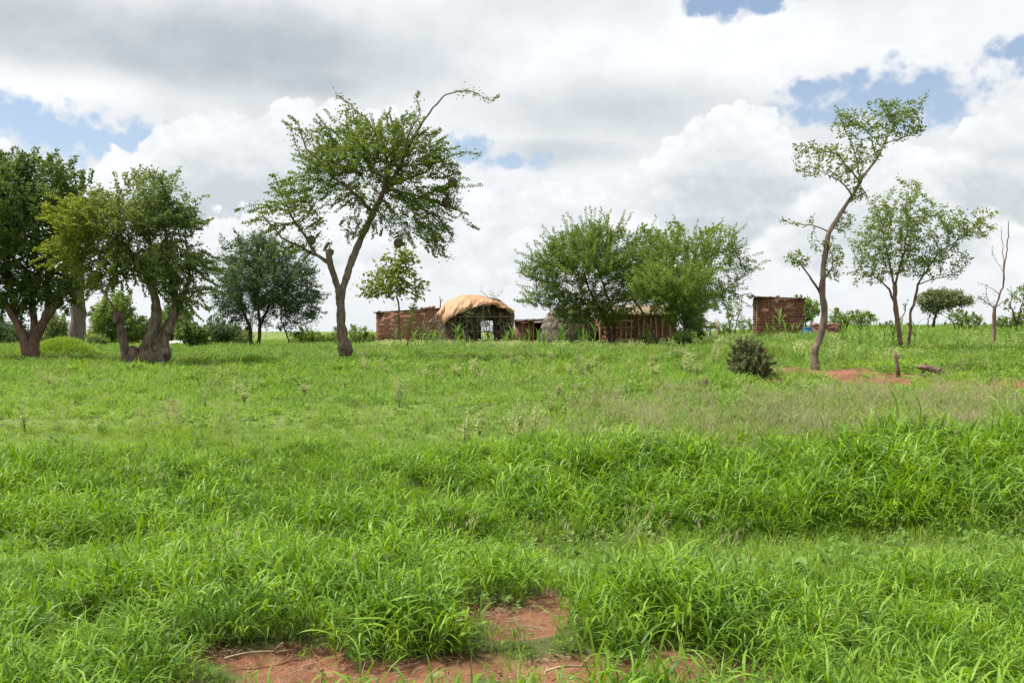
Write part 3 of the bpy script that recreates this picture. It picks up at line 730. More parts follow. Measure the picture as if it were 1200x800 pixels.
DENSE = 1.9
def tree(name, label, d, base, limbs, blobs, leaf, bark, lmat, n_att=1200, step=5.0, leaves=5, ll=0.07, lw=0.04, spread=0.10, cat='tree', group=None,
         tip=0.006, pw=2.25, bias=(0, 0, 0.05), droop=0.1, thr=0.02, clump=0.40, clumpsize=1.0, burrs=(), kindf=None, shoots=0, shoot_len=0.4, shoot_up=0.5, leaf_along=0.6, upbias=0.6, flute=0.0, zdepth=1.0, barewood=False, jit=0.35, dist2=None, trunkrough=0.035):
    """limbs: [(points (px,py[,dz]), r0px, r1px)] in photo pixels at distance d; blobs: (px,py,rx,ry,weight[,dz]) the crown's masses"""
    n_att = int(n_att * 1.9); leaves = leaves * DENSE
    s_ = d / F
    b = gp(base, d)
    root = empty(name, b, label, cat, group)
    b = np.array(b)
    def w(px, py, dz=0.0): return W3(px, py, d, dz)
    pos, par, fixr = [], [], []
    D = step * s_
    for li, (pts, r0, r1) in enumerate(limbs):
        P = np.array([w(*p) if len(p) == 3 else w(p[0], p[1], 0) for p in pts])
        if li == 0 or (len(pts) and abs(P[0][2] - b[2]) < 0.35):
            P[0][2] = float(H(P[0][0], P[0][1])) - 0.12
        # random depth wander so that limbs leave the picture's plane
        seg = np.linalg.norm(np.diff(P, axis=0), axis=1); cum = np.concatenate([[0], np.cumsum(seg)])
        m_ = max(2, int(cum[-1] / D) + 1); tq = np.linspace(0, cum[-1], m_)
        PP = np.stack([np.interp(tq, cum, P[:, k]) for k in range(3)], -1)
        # smooth
        for _ in range(2):
            if len(PP) > 3: PP[1:-1] = 0.5 * PP[1:-1] + 0.25 * (PP[:-2] + PP[2:])
        wig = rng.normal(0, 1, (m_, 3)).cumsum(0); wig -= np.linspace(0, 1, m_)[:, None] * 0; 
        env = np.minimum(1, np.arange(m_) / 6.0)[:, None]
        PP = PP + wig * env * s_ * (0.3 if r0 > 3 else 0.75) * np.array([1, 0, 0.6])
        zz_ = (len(pts[0]) == 2) and li > 0
        if zz_:
            sgn = rng.choice([-1, 1, 1]) * rng.uniform(0.1, 0.4)
            PP[:, 1] += sgn * (tq / max(cum[-1], 1e-6)) * cum[-1] * 0.7 * zdepth
        rr = np.interp(tq, [0, cum[-1]], [r0 * s_, r1 * s_]) * 0.86
        # attach to the nearest existing node unless it starts at the ground
        if pos and not (abs(P[0][2] - b[2]) < 0.5 and li > 0 and pts[0][1] > limbs[0][0][0][1] - 12):
            A_ = np.array(pos); k = int(((A_ - PP[0]) ** 2 * np.array([1, 0.15, 1])).sum(1).argmin())
            PP = PP + (A_[k] - PP[0]) * np.maximum(0, 1 - np.arange(m_) / max(3.0, m_ * 0.5))[:, None] * np.array([1, 1, 1])
            dy = A_[k][1] - PP[-1][1]
            prev = k; start = 1
        else:
            prev = -1; start = 0
        for q in range(start, m_):
            pos.append(PP[q]); par.append(prev); fixr.append(rr[q]); prev = len(pos) - 1
    pos = np.array(pos); nfix = len(pos)
    if blobs:
        wts = np.array([bl[2] * bl[3] * bl[4] for bl in blobs], float); wts /= wts.sum()
        att = []
        for bl, wt in zip(blobs, wts):
            m_ = int(n_att * wt) + 1
            g_ = rng.normal(0, 1, (m_, 3)); g_ /= np.linalg.norm(g_, axis=1)[:, None]
            g_ *= rng.random((m_, 1)) ** 0.42
            c_ = w(bl[0], bl[1], bl[5] if len(bl) > 5 else 0.0)
            att.append(c_ + g_ * np.array([bl[2], (bl[2] + bl[3]) * 0.5 * zdepth, bl[3]]) * s_)
        att = np.concatenate(att)
        sc_ = clumpsize * s_ * 26
        cn = (vnoise(att[:, 0] + att[:, 1] * 0.6, att[:, 2] * 1.2, sc_, 7) + vnoise(att[:, 1] - att[:, 0] * 0.5, att[:, 2] * 1.2 + 3, sc_, 11)) * 0.5
        att = att[cn > clump]
        P, par = colonize(pos, par, att, D, D * 1.7, jit, bias)
    else:
        P = pos; par = np.array(par)
    n = len(P)
    # radii by the pipe model
    acc = np.zeros(n); kids = [[] for _ in range(n)]
    for i in range(n):
        if par[i] >= 0: kids[par[i]].append(i)
    rad = np.zeros(n)
    for i in range(n - 1, -1, -1):
        r_ = acc[i] ** (1 / pw) if acc[i] > 0 else tip
        if i < nfix: r_ = fixr[i]
        rad[i] = r_
        if par[i] >= 0: acc[par[i]] += r_ ** pw
    # flare at the root
    tube = MB()
    done = np.zeros(n, bool)
    order = [i for i in range(n) if par[i] < 0]
    stack = [(i, None) for i in order]
    while stack:
        i, frm = stack.pop()
        ch = [i] if frm is None else [frm, i]
        cur = i
        while kids[cur]:
            ks = sorted(kids[cur], key=lambda q: -rad[q])
            # a drawn limb goes on along itself
            nx = ks[0]
            for q in ks[1:]: stack.append((q, cur))
            ch.append(nx); cur = nx
        pts = P[ch]; rr = rad[ch].copy()
        if frm is not None: rr[0] = min(rr[0], rr[1] * 1.25)
        if frm is None:
            fl = np.maximum(0, 1 - np.arange(len(rr)) * D / (0.35 + rr[0] * 2)); rr = rr * (1 + 0.35 * fl ** 2)
        if len(pts) < 2: continue
        rm = rr.max()
        k = 12 if rm > 0.09 else (8 if rm > 0.05 else (5 if rm > 0.015 else 3))
        if rm > 0.04:
            q_ = np.arange(len(rr)); rr = rr * (1 + 0.10 * np.sin(q_ * 0.9 + pts[0][0] * 7) * np.sin(q_ * 0.37 + 1) + rng.normal(0, 0.035, len(rr)))
        tube.tube(pts - b, rr, k, trunkrough if rm > 0.05 else 0.0, cap=True, flute=flute if rm > 0.09 else 0)
    for (bpx, bpy_, br_, bdz) in burrs:
        tt_ = np.linspace(-PI / 2 + 0.02, PI / 2 - 0.02, 15)
        v_, f_ = lathe([(math.cos(a_), math.sin(a_) * 1.5) for a_ in tt_], 20).arrays()
        sd_n = rng.uniform(0, 50)
        nz = (fbm(v_[:, 0] + v_[:, 1] * 0.7 + sd_n, v_[:, 2] + v_[:, 1], 0.9, 13, 3) - 0.5) * 1.1 + (vnoise(v_[:, 1] * 2 + v_[:, 0], v_[:, 2] + sd_n, 0.35, 17) - 0.5) * 0.35
        v_ = v_ * br_ * s_ * (0.88 + nz[:, None])
        tube.add(v_ + W3(bpx, bpy_, d, bdz) - b, f_[0])
    tube.build('trunk', bark, root, smooth=True)
    if barewood and leaves <= 0: return root
    # leaves
    tw = np.nonzero(rad < thr)[0]; tw = tw[par[tw] >= 0]
    C, DD = [], []
    seg = P[tw] - P[par[tw]]; sl = np.linalg.norm(seg, axis=1)[:, None] + 1e-9; sd_ = seg / sl
    reps = max(1, int(leaves))
    ti = np.repeat(np.arange(len(tw)), reps)
    f = rng.random((len(ti), 1))
    side = rng.normal(0, 1, (len(ti), 3)); 
    C = P[par[tw]][ti] + seg[ti] * f + side * spread * rng.random((len(ti), 1))
    DD = side / np.linalg.norm(side, axis=1)[:, None] * (1 - leaf_along) + sd_[ti] * leaf_along
    if leaves != reps:
        q = rng.random(len(C)) < leaves / reps; C, DD = C[q], DD[q]
    if blobs:
        cp = 600 + C[:, 0] / C[:, 1] * F; cq = HY - (C[:, 2] - CAMZ) / C[:, 1] * F
        dist_ = np.stack([((cp - bl[0]) / bl[2]) ** 2 + ((cq - bl[1]) / bl[3]) ** 2 for bl in blobs], 1)
        wb = np.array([min(1.0, 0.25 + 0.85 * bl[4]) for bl in blobs])
        q = rng.random(len(C)) < wb[dist_.argmin(1)]; C, DD = C[q], DD[q]
    if shoots:
        tips = np.array([i for i in range(n) if not kids[i] and rad[i] < thr])
        cen = P[tips].mean(0)
        sel = tips[rng.random(len(tips)) < min(1, shoots)]
        m_ = 22
        o_ = (P[sel] - cen); o_ /= np.linalg.norm(o_, axis=1)[:, None] + 1e-9
        dv = o_ * 0.9 + rng.normal(0, 0.28, o_.shape) + np.array([0, 0, shoot_up]); dv /= np.linalg.norm(dv, axis=1)[:, None]
        Ls = shoot_len * rng.uniform(0.4, 1.3, (len(sel), 1))
        t_ = np.linspace(0.05, 1, m_)
        for q in range(m_):
            for sgn in (1, -1):
                cc = P[sel] + dv * Ls * t_[q]
                sd2 = np.cross(dv, rng.normal(0, 1, dv.shape)); sd2 /= np.linalg.norm(sd2, axis=1)[:, None] + 1e-9
                C = np.concatenate([C, cc]); DD = np.concatenate([DD, dv * 0.55 + sd2 * 0.8])
    DD /= np.linalg.norm(DD, axis=1)[:, None] + 1e-9
    tint = np.clip(rng.random(len(C)) * 0.8 + (vnoise(C[:, 0] * 1.0 + C[:, 1], C[:, 2], 0.5, 3) - 0.5) * 0.5, 0, 1)
    kind = (rng.random(len(C)) < 0.03) * 0.6
    if kindf is not None: kind = np.clip(kindf(600 + C[:, 0] / C[:, 1] * F, HY - (C[:, 2] - CAMZ) / C[:, 1] * F) + rng.normal(0, 0.12, len(C)), 0, 1)
    print('TREE', name, label[:30], 'nodes', n, 'twigs', len(tw), 'leaves', len(C))
    leaves_mesh('crown', C - b, DD, ll, lw, tint, kind, lmat, root, upbias, droop)
    return root

# --- the tall umbrella-like tree in the middle left
tree('thorn_tree', 'tall leaning thorn tree with forked trunk and long arching shoots', 30, 404,
     [([(404, 422), (402, 405), (400, 385), (399, 365), (399, 350), (400, 340)], 7.6, 5.6),
      ([(400, 345), (408, 320), (416, 295), (428, 268), (437, 248), (446, 228)], 5.2, 3.8),
      ([(399, 350), (394, 330), (389, 312), (388, 302), (387, 295)], 4.8, 3.6),
      ([(389, 310), (374, 300), (352, 290), (330, 280), (312, 262), (300, 246)], 2.4, 0.8),
      ([(372, 298), (356, 272), (341, 248), (327, 222), (320, 205)], 2.2, 0.5),
      ([(341, 248), (320, 240), (302, 238), (285, 242)], 1.0, 0.3),
      ([(350, 262), (330, 262), (312, 258), (300, 252)], 0.9, 0.3),
      ([(446, 228), (456, 205), (460, 180), (462, 150), (455, 128)], 3.2, 1.0),
      ([(437, 248), (422, 235), (402, 220), (380, 205), (362, 180), (350, 152)], 2.6, 0.6),
      ([(446, 228), (468, 202), (490, 170), (512, 138), (532, 118), (556, 112), (581, 124)], 2.6, 0.3),
      ([(450, 218), (470, 212), (492, 204), (516, 186), (542, 175), (566, 178)], 2.2, 0.3),
      ([(458, 195), (446, 168), (428, 140), (405, 122), (386, 108)], 1.8, 0.4),
      ([(470, 200), (482, 160), (493, 128), (490, 112)], 1.6, 0.4),
      ([(380, 205), (360, 195), (345, 175), (338, 148)], 1.2, 0.3),
      ([(450, 222), (478, 226), (500, 250), (506, 280), (515, 300), (532, 303)], 1.8, 0.3),
      ([(478, 226), (505, 232), (530, 240), (552, 262)], 1.4, 0.3),
      ([(495, 245), (520, 258), (535, 268), (530, 280)], 0.9, 0.3),
      ([(446, 228), (440, 245), (452, 262), (455, 280)], 1.0, 0.4)],
     [(425, 200, 68, 44, 1.3), (452, 178, 50, 34, 1.0), (400, 206, 44, 28, 1.1), (398, 162, 38, 20, 0.8), (500, 192, 34, 36, 0.8), (440, 150, 56, 14, 0.8), (478, 230, 50, 28, 0.9), (388, 288, 9, 9, .5), (362, 215, 20, 22, 0.6), (425, 262, 26, 14, 0.4),
      (495, 265, 32, 32, 0.6), (505, 298, 18, 14, 0.5), (348, 238, 30, 36, 0.5), (318, 255, 24, 20, 0.4), (350, 288, 28, 13, 0.5), (374, 262, 16, 24, 0.45), (530, 222, 22, 28, 0.5), (470, 300, 10, 12, 0.2)],
     'small', M['bark_grey'], M['lf_main'], trunkrough=0.05, burrs=[(405, 412, 8, -.02), (407, 404, 5.5, -.05), (398, 340, 5, 0), (388, 296, 3.4, 0)], n_att=2900, step=4.0, leaves=6.5, ll=0.078, lw=0.046, spread=0.11, clump=0.42, thr=0.019, droop=0.15, flute=0.10, shoots=0.7, shoot_len=0.40, shoot_up=0.0)

# --- slender broad-leaved tree beside the brick house
tree('young_tree', 'small broad-leaved tree with two slim pale stems by the brick house wall', 44, 468,
     [([(470, 410), (468, 385), (466, 362), (463, 345), (462, 325)], 1.8, 1.0), ([(477, 410), (478, 385), (483, 362), (486, 345)], 1.1, 0.6), ([(463, 345), (450, 338), (435, 345)], 0.8, 0.4), ([(462, 325), (470, 305), (474, 292)], 0.8, 0.4)],
     [(458, 328, 34, 20, 1), (472, 302, 20, 14, 0.8), (435, 342, 18, 12, 0.7), (488, 335, 18, 12, 0.6), (463, 295, 20, 9, 0.5), (445, 312, 14, 10, 0.5)],
     'broad', M['bark_pale'], M['lf_light'], n_att=420, step=4.5, leaves=4, clump=0.25, ll=0.22, lw=0.12, spread=0.18, droop=0.5, thr=0.03,
     kindf=lambda px, py: 0.55 * (rng.random(len(px)) < 0.25))

# --- far left dense dark tree
tree('dark_tree', 'big dense dark green tree with a split trunk at the edge of the field', 32, 38,
     [([(36, 424), (38, 408), (42, 392), (52, 375), (66, 355), (78, 335)], 8.5, 4.5), ([(36, 424), (32, 405), (28, 388), (18, 370), (8, 350)], 7.5, 4.0), ([(40, 400), (38, 380), (34, 355), (40, 320), (50, 280)], 5.0, 2.2),
      ([(52, 375), (56, 345), (50, 310), (60, 270), (75, 235)], 3.2, 1.0), ([(18, 370), (12, 335), (5, 300), (0, 260), (10, 215)], 3.4, 1.0), ([(78, 335), (95, 310), (100, 280)], 2.2, 1.0), ([(8, 350), (-20, 330), (-40, 300)], 2.5, 1.0)],
     [(25, 250, 68, 62, 1.1), (45, 205, 48, 22, 1), (0, 200, 40, 20, 1), (5, 330, 48, 34, 1), (72, 330, 28, 28, 0.9), (85, 250, 26, 34, 0.8), (-30, 290, 40, 55, 0.8), (98, 222, 14, 14, 0.5), (60, 290, 34, 28, 0.8), (50, 340, 40, 22, 1.0), (18, 352, 34, 16, 0.9), (88, 352, 16, 12, 0.7)],
     'dense', M['bark_red'], M['lf_dark'], n_att=3400, step=4.8, leaves=9, clump=0.40, ll=0.11, lw=0.068, spread=0.15, thr=0.022, flute=0.16, droop=0.2, shoots=0.6, shoot_len=0.45, shoot_up=0.2)

# --- pollarded tree next to it, yellow-green on its near side
tree('pollard_tree', 'grey-green tree on a thick gnarled stump of several stems with yellowish drooping branches', 29, 170,
     [([(166, 426), (170, 410), (178, 392), (184, 372), (184, 350), (176, 330), (165, 305)], 11.0, 2.6), ([(186, 426), (189, 408), (194, 388), (203, 368), (210, 350), (217, 330)], 9.5, 2.4),
      ([(150, 426), (145, 412), (142, 398), (138, 384), (135, 368)], 6.0, 4.6), ([(134, 366), (128, 350), (122, 335)], 1.6, 0.7), ([(196, 392), (204, 372), (205, 350), (200, 325), (195, 295), (190, 260)], 5.2, 1.6),
      ([(165, 305), (140, 285), (115, 272), (90, 262), (70, 275)], 2.6, 0.7), ([(178, 330), (170, 290), (160, 255), (165, 225)], 2.6, 0.8), ([(218, 330), (222, 300), (215, 265), (222, 235)], 2.2, 0.6),
      ([(200, 300), (210, 260), (200, 225), (190, 205)], 1.6, 0.5), ([(140, 285), (118, 295), (102, 315), (98, 335)], 1.4, 0.5)],
     [(165, 258, 55, 40, 1.2), (190, 305, 46, 36, 1.2), (95, 262, 34, 30, 1.2), (85, 290, 30, 26, 1.0), (105, 318, 20, 20, 0.8), (150, 305, 40, 24, 0.9), (212, 262, 26, 30, 0.8), (178, 218, 38, 14, 0.55), (232, 315, 14, 32, 0.7), (222, 348, 16, 18, 0.7), (200, 332, 32, 16, 0.9), (148, 326, 30, 14, 0.9), (120, 330, 16, 12, 0.6), (222, 235, 16, 10, 0.5), (130, 240, 30, 14, 0.8)],
     'mid', M['bark_grey'], M['lf_olive'], trunkrough=0.07, burrs=[(158, 424, 10, 0), (176, 418, 13, 0.05), (192, 414, 8, 0.05), (182, 402, 9, 0.1), (136, 371, 5, 0), (148, 421, 7, 0), (198, 384, 5.5, 0.05)], n_att=3900, step=4.6, leaves=8.5, clump=0.38, ll=0.095, lw=0.055, spread=0.15, thr=0.020, flute=0.2, droop=0.35, shoots=0.8, shoot_len=0.5, shoot_up=0.0,
     kindf=lambda px, py: 0.75 * (1 - sstep(px + (py - 280) * 0.15 + rng.normal(0, 14, len(px)), 75, 165)))

# --- baobab behind them
tree('baobab', 'fat straight pinkish grey baobab trunk standing behind the grassy mound', 52, 89,
     [([(89, 404), (89, 385), (89.5, 360), (90, 335), (90, 312)], 10.5, 8.2), ([(90, 315), (80, 295), (68, 275)], 4.5, 1.5), ([(90, 315), (98, 292), (112, 270)], 4.5, 1.5), ([(90, 318), (91, 290), (88, 262)], 4.0, 1.2)],
     [(90, 275, 42, 24, 1)], 'x', M['bark_baobab'], M['lf_olive'], n_att=420, step=5.5, leaves=5, ll=0.16, lw=0.08, spread=0.15, thr=0.03, flute=0.07, trunkrough=0.012)

# --- round dark blue-green tree
tree('round_tree', 'round dark blue-green tree with short crooked dark stems behind the thorn tree', 48, 298,
     [([(297, 405), (293, 394), (296, 384), (288, 368), (276, 345)], 3.2, 1.4), ([(299, 405), (305, 394), (304, 384), (316, 366), (325, 340)], 3.0, 1.3), ([(340, 403), (337, 390), (330, 376), (334, 360)], 1.1, 0.8), ([(300, 380), (302, 345), (298, 310), (302, 285)], 2.0, 0.8)],
     [(312, 332, 62, 42, 1.3), (352, 368, 26, 14, .8), (298, 292, 36, 20, 1), (350, 350, 26, 26, 1.1), (268, 345, 24, 28, 1), (325, 365, 40, 20, 1.0), (262, 315, 18, 20, 0.6), (345, 312, 24, 20, 0.7), (290, 372, 28, 12, .8)],
     'd', M['bark_dark'], M['lf_blue'], n_att=3400, step=4.2, leaves=12, clump=0.36, ll=0.14, lw=0.05, spread=0.2, thr=0.022, shoots=0.5, shoot_len=0.5, shoot_up=0.2, droop=0.2)

# --- group of acacias over the huts
tree('acacia_tree', 'wide dense acacia with upright feathery shoots over the thatched hut', 46, 716,
     [([(716, 406), (714, 390), (706, 372), (696, 352), (688, 325)], 2.6, 1.2), ([(716, 406), (722, 388), (718, 365), (708, 335), (705, 300)], 2.2, 1.0), ([(704, 368), (680, 352), (655, 338), (632, 330), (612, 322)], 1.3, 0.4), ([(690, 335), (665, 305), (650, 285)], 1.1, 0.4)],
     [(690, 310, 58, 42, 1.3), (650, 328, 40, 30, 1.1), (700, 280, 40, 20, 1), (630, 342, 26, 22, 0.6), (672, 352, 42, 20, 0.9), (690, 366, 46, 14, 0.9), (735, 335, 28, 36, 0.9), (750, 300, 28, 30, 0.9), (615, 326, 20, 10, 0.8), (640, 310, 24, 14, .8)],
     'ac', M['bark_dark'], M['lf_acacia'], n_att=3600, step=4.2, leaves=13, clump=0.28, ll=0.13, lw=0.045, spread=0.18, thr=0.02, shoots=0.9, shoot_len=0.75, shoot_up=0.75, leaf_along=0.75, bias=(0, 0, 0.12), droop=-0.1)
tree('acacia_tree', 'feathery acacia spreading past the hut with spiky shoots reaching towards the brick outhouse', 50, 802,
     [([(800, 404), (802, 386), (808, 366), (818, 345), (828, 320)], 2.2, 1.0), ([(808, 366), (830, 350), (852, 335), (875, 318)], 1.2, 0.4), ([(802, 384), (796, 350), (790, 315)], 1.2, 0.5)],
     [(835, 315, 36, 34, 1.1), (862, 315, 22, 20, 0.7), (800, 298, 46, 26, 1), (836, 344, 28, 16, 0.8), (800, 340, 32, 30, 0.8), (858, 340, 14, 10, 0.4), (845, 285, 20, 14, 0.5)],
     'ac', M['bark_dark'], M['lf_acacia'], n_att=2600, step=4.2, leaves=12, clump=0.35, ll=0.14, lw=0.046, spread=0.18, thr=0.02, shoots=0.8, shoot_len=0.9, shoot_up=0.35, leaf_along=0.75, droop=-0.05)
tree('acacia_tree', 'lighter yellow-green acacia with a dark leaning trunk in front of the pole and mud hut', 42, 772,
     [([(772, 408), (770, 392), (764, 378), (757, 366), (748, 352), (742, 340)], 2.3, 0.9), ([(762, 374), (772, 355), (782, 335), (788, 318)], 1.3, 0.5), ([(798, 408), (800, 392), (802, 375), (812, 355)], 1.6, 0.7), ([(798, 408), (794, 390), (786, 372), (780, 350)], 1.2, 0.6), ([(782, 400), (779, 385), (783, 370), (790, 355)], 0.9, 0.5)],
     [(785, 338, 42, 28, 1.2), (758, 336, 24, 16, 0.9), (800, 362, 32, 18, 1), (822, 335, 22, 22, 0.8), (775, 318, 26, 12, 0.7), (812, 380, 20, 12, 0.7)],
     'ac', M['bark_dark'], M['lf_bright'], n_att=2900, step=4.2, leaves=13, clump=0.28, ll=0.12, lw=0.042, spread=0.17, thr=0.019, shoots=0.9, shoot_len=0.6, shoot_up=0.5, leaf_along=0.75, droop=-0.05)
tree('round_leaved_tree', 'light green round-leaved tree whose sparse top shows above the acacias', 56, 790,
     [([(790, 404), (790, 370), (792, 330), (795, 300)], 2.2, 1.2), ([(795, 300), (775, 285), (760, 272)], 1, 0.4), ([(795, 300), (815, 282), (838, 270), (848, 262)], 1, 0.3), ([(795, 300), (798, 280), (800, 265)], 1, 0.4)],
     [(765, 272, 26, 12, 1), (800, 266, 22, 10, 0.8), (825, 268, 16, 10, 0.6), (850, 275, 14, 12, 0.25), (785, 290, 30, 10, .6)],
     'r', M['bark_grey'], M['lf_light'], n_att=380, step=4.5, leaves=4, ll=0.22, lw=0.17, spread=0.14, thr=0.03)

# --- slim tree on the right with the red earth at its foot
tree('slim_tree', 'tall slim crooked tree leaning out over the red earth patch with thin sparse leaves', 26, 959,
     [([(959, 444), (955, 428), (956, 412), (962, 395), (967, 378), (967, 360), (964, 345), (964, 325), (967, 300), (972, 272)], 5.2, 3.3),
      ([(972, 272), (986, 252), (1003, 228), (1017, 205), (1036, 182), (1046, 160), (1062, 140), (1072, 122)], 3.2, 0.4),
      ([(964, 350), (957, 332), (948, 318), (940, 305), (928, 302)], 2.2, 0.5), ([(965, 330), (972, 316), (972, 300), (965, 285)], 1.3, 0.4), ([(1003, 227), (990, 214), (968, 203), (950, 190)], 1.4, 0.3),
      ([(1012, 213), (994, 198), (975, 182), (950, 176), (924, 172)], 1.4, 0.3), ([(1012, 213), (1000, 185), (984, 150), (976, 128)], 1.0, 0.3), ([(1036, 180), (1022, 160), (1004, 142), (990, 130)], 1.1, 0.3),
      ([(1048, 160), (1046, 140), (1040, 122)], 0.9, 0.3), ([(972, 272), (956, 264), (938, 262), (922, 256)], 1.1, 0.3), ([(1062, 138), (1076, 130), (1084, 112)], 0.7, 0.3), ([(1048, 165), (1066, 158), (1078, 145)], 0.8, 0.3), ([(1004, 226), (1012, 200), (1010, 170)], 0.9, 0.3)],
     [(1050, 138, 30, 22, 1.3), (1066, 150, 18, 14, 0.8), (1000, 150, 30, 24, 0.5), (962, 180, 32, 18, 0.6), (950, 200, 20, 12, 0.5), (995, 195, 30, 24, 0.6), (1020, 165, 22, 26, 0.6), (1008, 228, 12, 10, 0.8), (942, 260, 24, 12, 0.8), (990, 262, 14, 12, 0.8), (936, 304, 16, 12, 0.8), (978, 305, 14, 24, 0.7), (958, 285, 14, 12, 0.5), (1030, 130, 16, 16, .6), (984, 345, 10, 12, 0.4)],
     's', M['bark_grey'], M['lf_light'], n_att=2500, step=3.8, leaves=3.3, ll=0.085, lw=0.045, clump=0.36, burrs=[(966, 374, 3.6, .06), (959, 438, 5.5, .03)], spread=0.05, thr=0.013, tip=0.0036, flute=0.08, droop=0.1, zdepth=0.8)

# --- multi-stemmed tree right
tree('spreading_tree', 'airy spreading tree on three thin reddish stems to the right of the slim tree', 33, 1058,
     [([(1056, 408), (1055, 390), (1053, 370), (1051, 352), (1051, 337)], 3.6, 2.8), ([(1054, 378), (1049, 362), (1045, 348), (1042, 338)], 2.0, 1.4), ([(1065, 412), (1065, 392), (1067, 368), (1071, 350), (1076, 334)], 2.4, 1.6),
      ([(1051, 337), (1042, 305), (1034, 270), (1040, 240)], 1.6, 0.5), ([(1051, 337), (1060, 295), (1066, 250), (1082, 212)], 1.7, 0.4), ([(1076, 334), (1098, 302), (1128, 278), (1150, 262), (1168, 250)], 1.5, 0.3), ([(1076, 334), (1096, 326), (1125, 318), (1140, 300)], 0.9, 0.3),
      ([(1042, 338), (1025, 325), (1006, 318), (992, 325)], 1.2, 0.3), ([(1055, 376), (1062, 366), (1060, 356)], 0.8, 0.5), ([(1071, 352), (1080, 342), (1100, 345), (1115, 343)], 0.8, 0.3)],
     [(1052, 260, 42, 42, 1), (1058, 222, 28, 14, 0.7), (1095, 262, 42, 24, 0.8), (1138, 268, 34, 16, 0.8), (1018, 290, 28, 28, 0.8), (1060, 305, 50, 20, 1.0), (1104, 298, 30, 16, 0.7), (1000, 322, 16, 14, 0.6), (1150, 250, 22, 10, 0.5), (1116, 322, 16, 10, 0.4), (1030, 325, 30, 12, .7)],
     'sp', M['bark_red'], M['lf_light'], n_att=2700, step=4.0, leaves=4.2, clump=0.40, ll=0.09, lw=0.055, spread=0.075, thr=0.014, tip=0.0045, droop=0.1, zdepth=0.9)

# --- bare tree far right
tree('half_bare_tree', 'half-bare tree of two long dead upright stems on a pale orange trunk', 38, 1163,
     [([(1163, 406), (1163, 390), (1162, 372), (1162, 358)], 2.9, 2.2), ([(1162, 360), (1168, 342), (1170, 318), (1169, 292), (1167, 262)], 1.4, 0.5), ([(1169, 330), (1178, 310), (1182, 290), (1185, 268)], 0.9, 0.4), ([(1169, 345), (1160, 335), (1150, 330)], 0.6, 0.2),
      ([(1162, 360), (1152, 352), (1144, 346)], 0.8, 0.3), ([(1162, 362), (1174, 354), (1184, 350)], 0.8, 0.3), ([(1162, 360), (1156, 345), (1157, 332)], .6, .2), ([(1170, 318), (1162, 300), (1160, 288)], .4, .2)],
     [(1160, 352, 20, 9, 1)], 'b', M['bark_pale'], M['lf_bush'], n_att=130, step=4, leaves=1.2, ll=0.08, lw=0.035, spread=0.06, thr=0.012)
tree('edge_tree', 'small sparse tree with thin dark branches at the far end of the field', 56, 1192,
     [([(1192, 398), (1191, 382), (1186, 368), (1182, 352)], 1.5, 0.7), ([(1190, 380), (1198, 362), (1204, 345)], 1.1, 0.5)],
     [(1200, 345, 16, 14, 1.2), (1182, 358, 12, 10, 0.4), (1215, 360, 18, 14, 1)], 'e', M['bark_dark'], M['lf_light'], n_att=380, step=4.4, leaves=6, ll=0.17, lw=0.10, spread=0.12, thr=0.02)
# --- umbrella acacia on the skyline
tree('umbrella_acacia', 'flat-topped umbrella acacia on the skyline seen beyond the reddish stems', 95, 1094,
     [([(1094, 388), (1094, 378), (1096, 368), (1099, 358)], 2.2, 1.2), ([(1097, 366), (1108, 358), (1122, 352)], 1.0, 0.5), ([(1096, 368), (1086, 362), (1078, 358)], 1.0, 0.4), ([(1088, 388), (1089, 376), (1092, 368)], 1.0, 0.7)],
     [(1106, 351, 34, 7, 1.3), (1104, 344, 24, 4.5, 1), (1122, 354, 22, 5, 0.8), (1096, 362, 20, 6, 0.5), (1088, 352, 16, 5, 0.7)],
     'u', M['bark_dark'], M['lf_grey'], n_att=2000, step=2.4, leaves=10, ll=0.24, lw=0.10, spread=0.20, thr=0.05, zdepth=1.0, bias=(0, 0, 0.05), upbias=1.2)

# --- shrubs and far bushes
def bush(label, px, d, blobs, mat, n_att=300, leaves=7, ll=0.14, lw=0.07, spread=0.14, name='bush', group=None, shoots=0.2, step=4.0, thr=0.03, stems=3, bark=None, shoot_len=0.3, zdepth=1.0, tip=0.006):
    r = row(px, d)
    lim = []
    cx, cy = blobs[0][0], blobs[0][1]
    for k in range(stems):
        t_ = (k - (stems - 1) / 2)
        lim.append(([(px + t_ * 2.0, r), (px + t_ * 4.5, (r * 0.6 + cy * 0.4)), (cx + t_ * 9, cy + 2)], 0.9, 0.4))
    return tree(name, label, d, px, lim, blobs, 'b', bark or M['bark_dark'], mat, n_att=int(n_att * 1.6), step=step * 0.75, leaves=leaves * 1.1, ll=ll, lw=lw, spread=spread, thr=thr, clump=0.3, cat='bush', group=group, shoots=shoots, shoot_len=shoot_len, zdepth=zdepth, tip=tip)

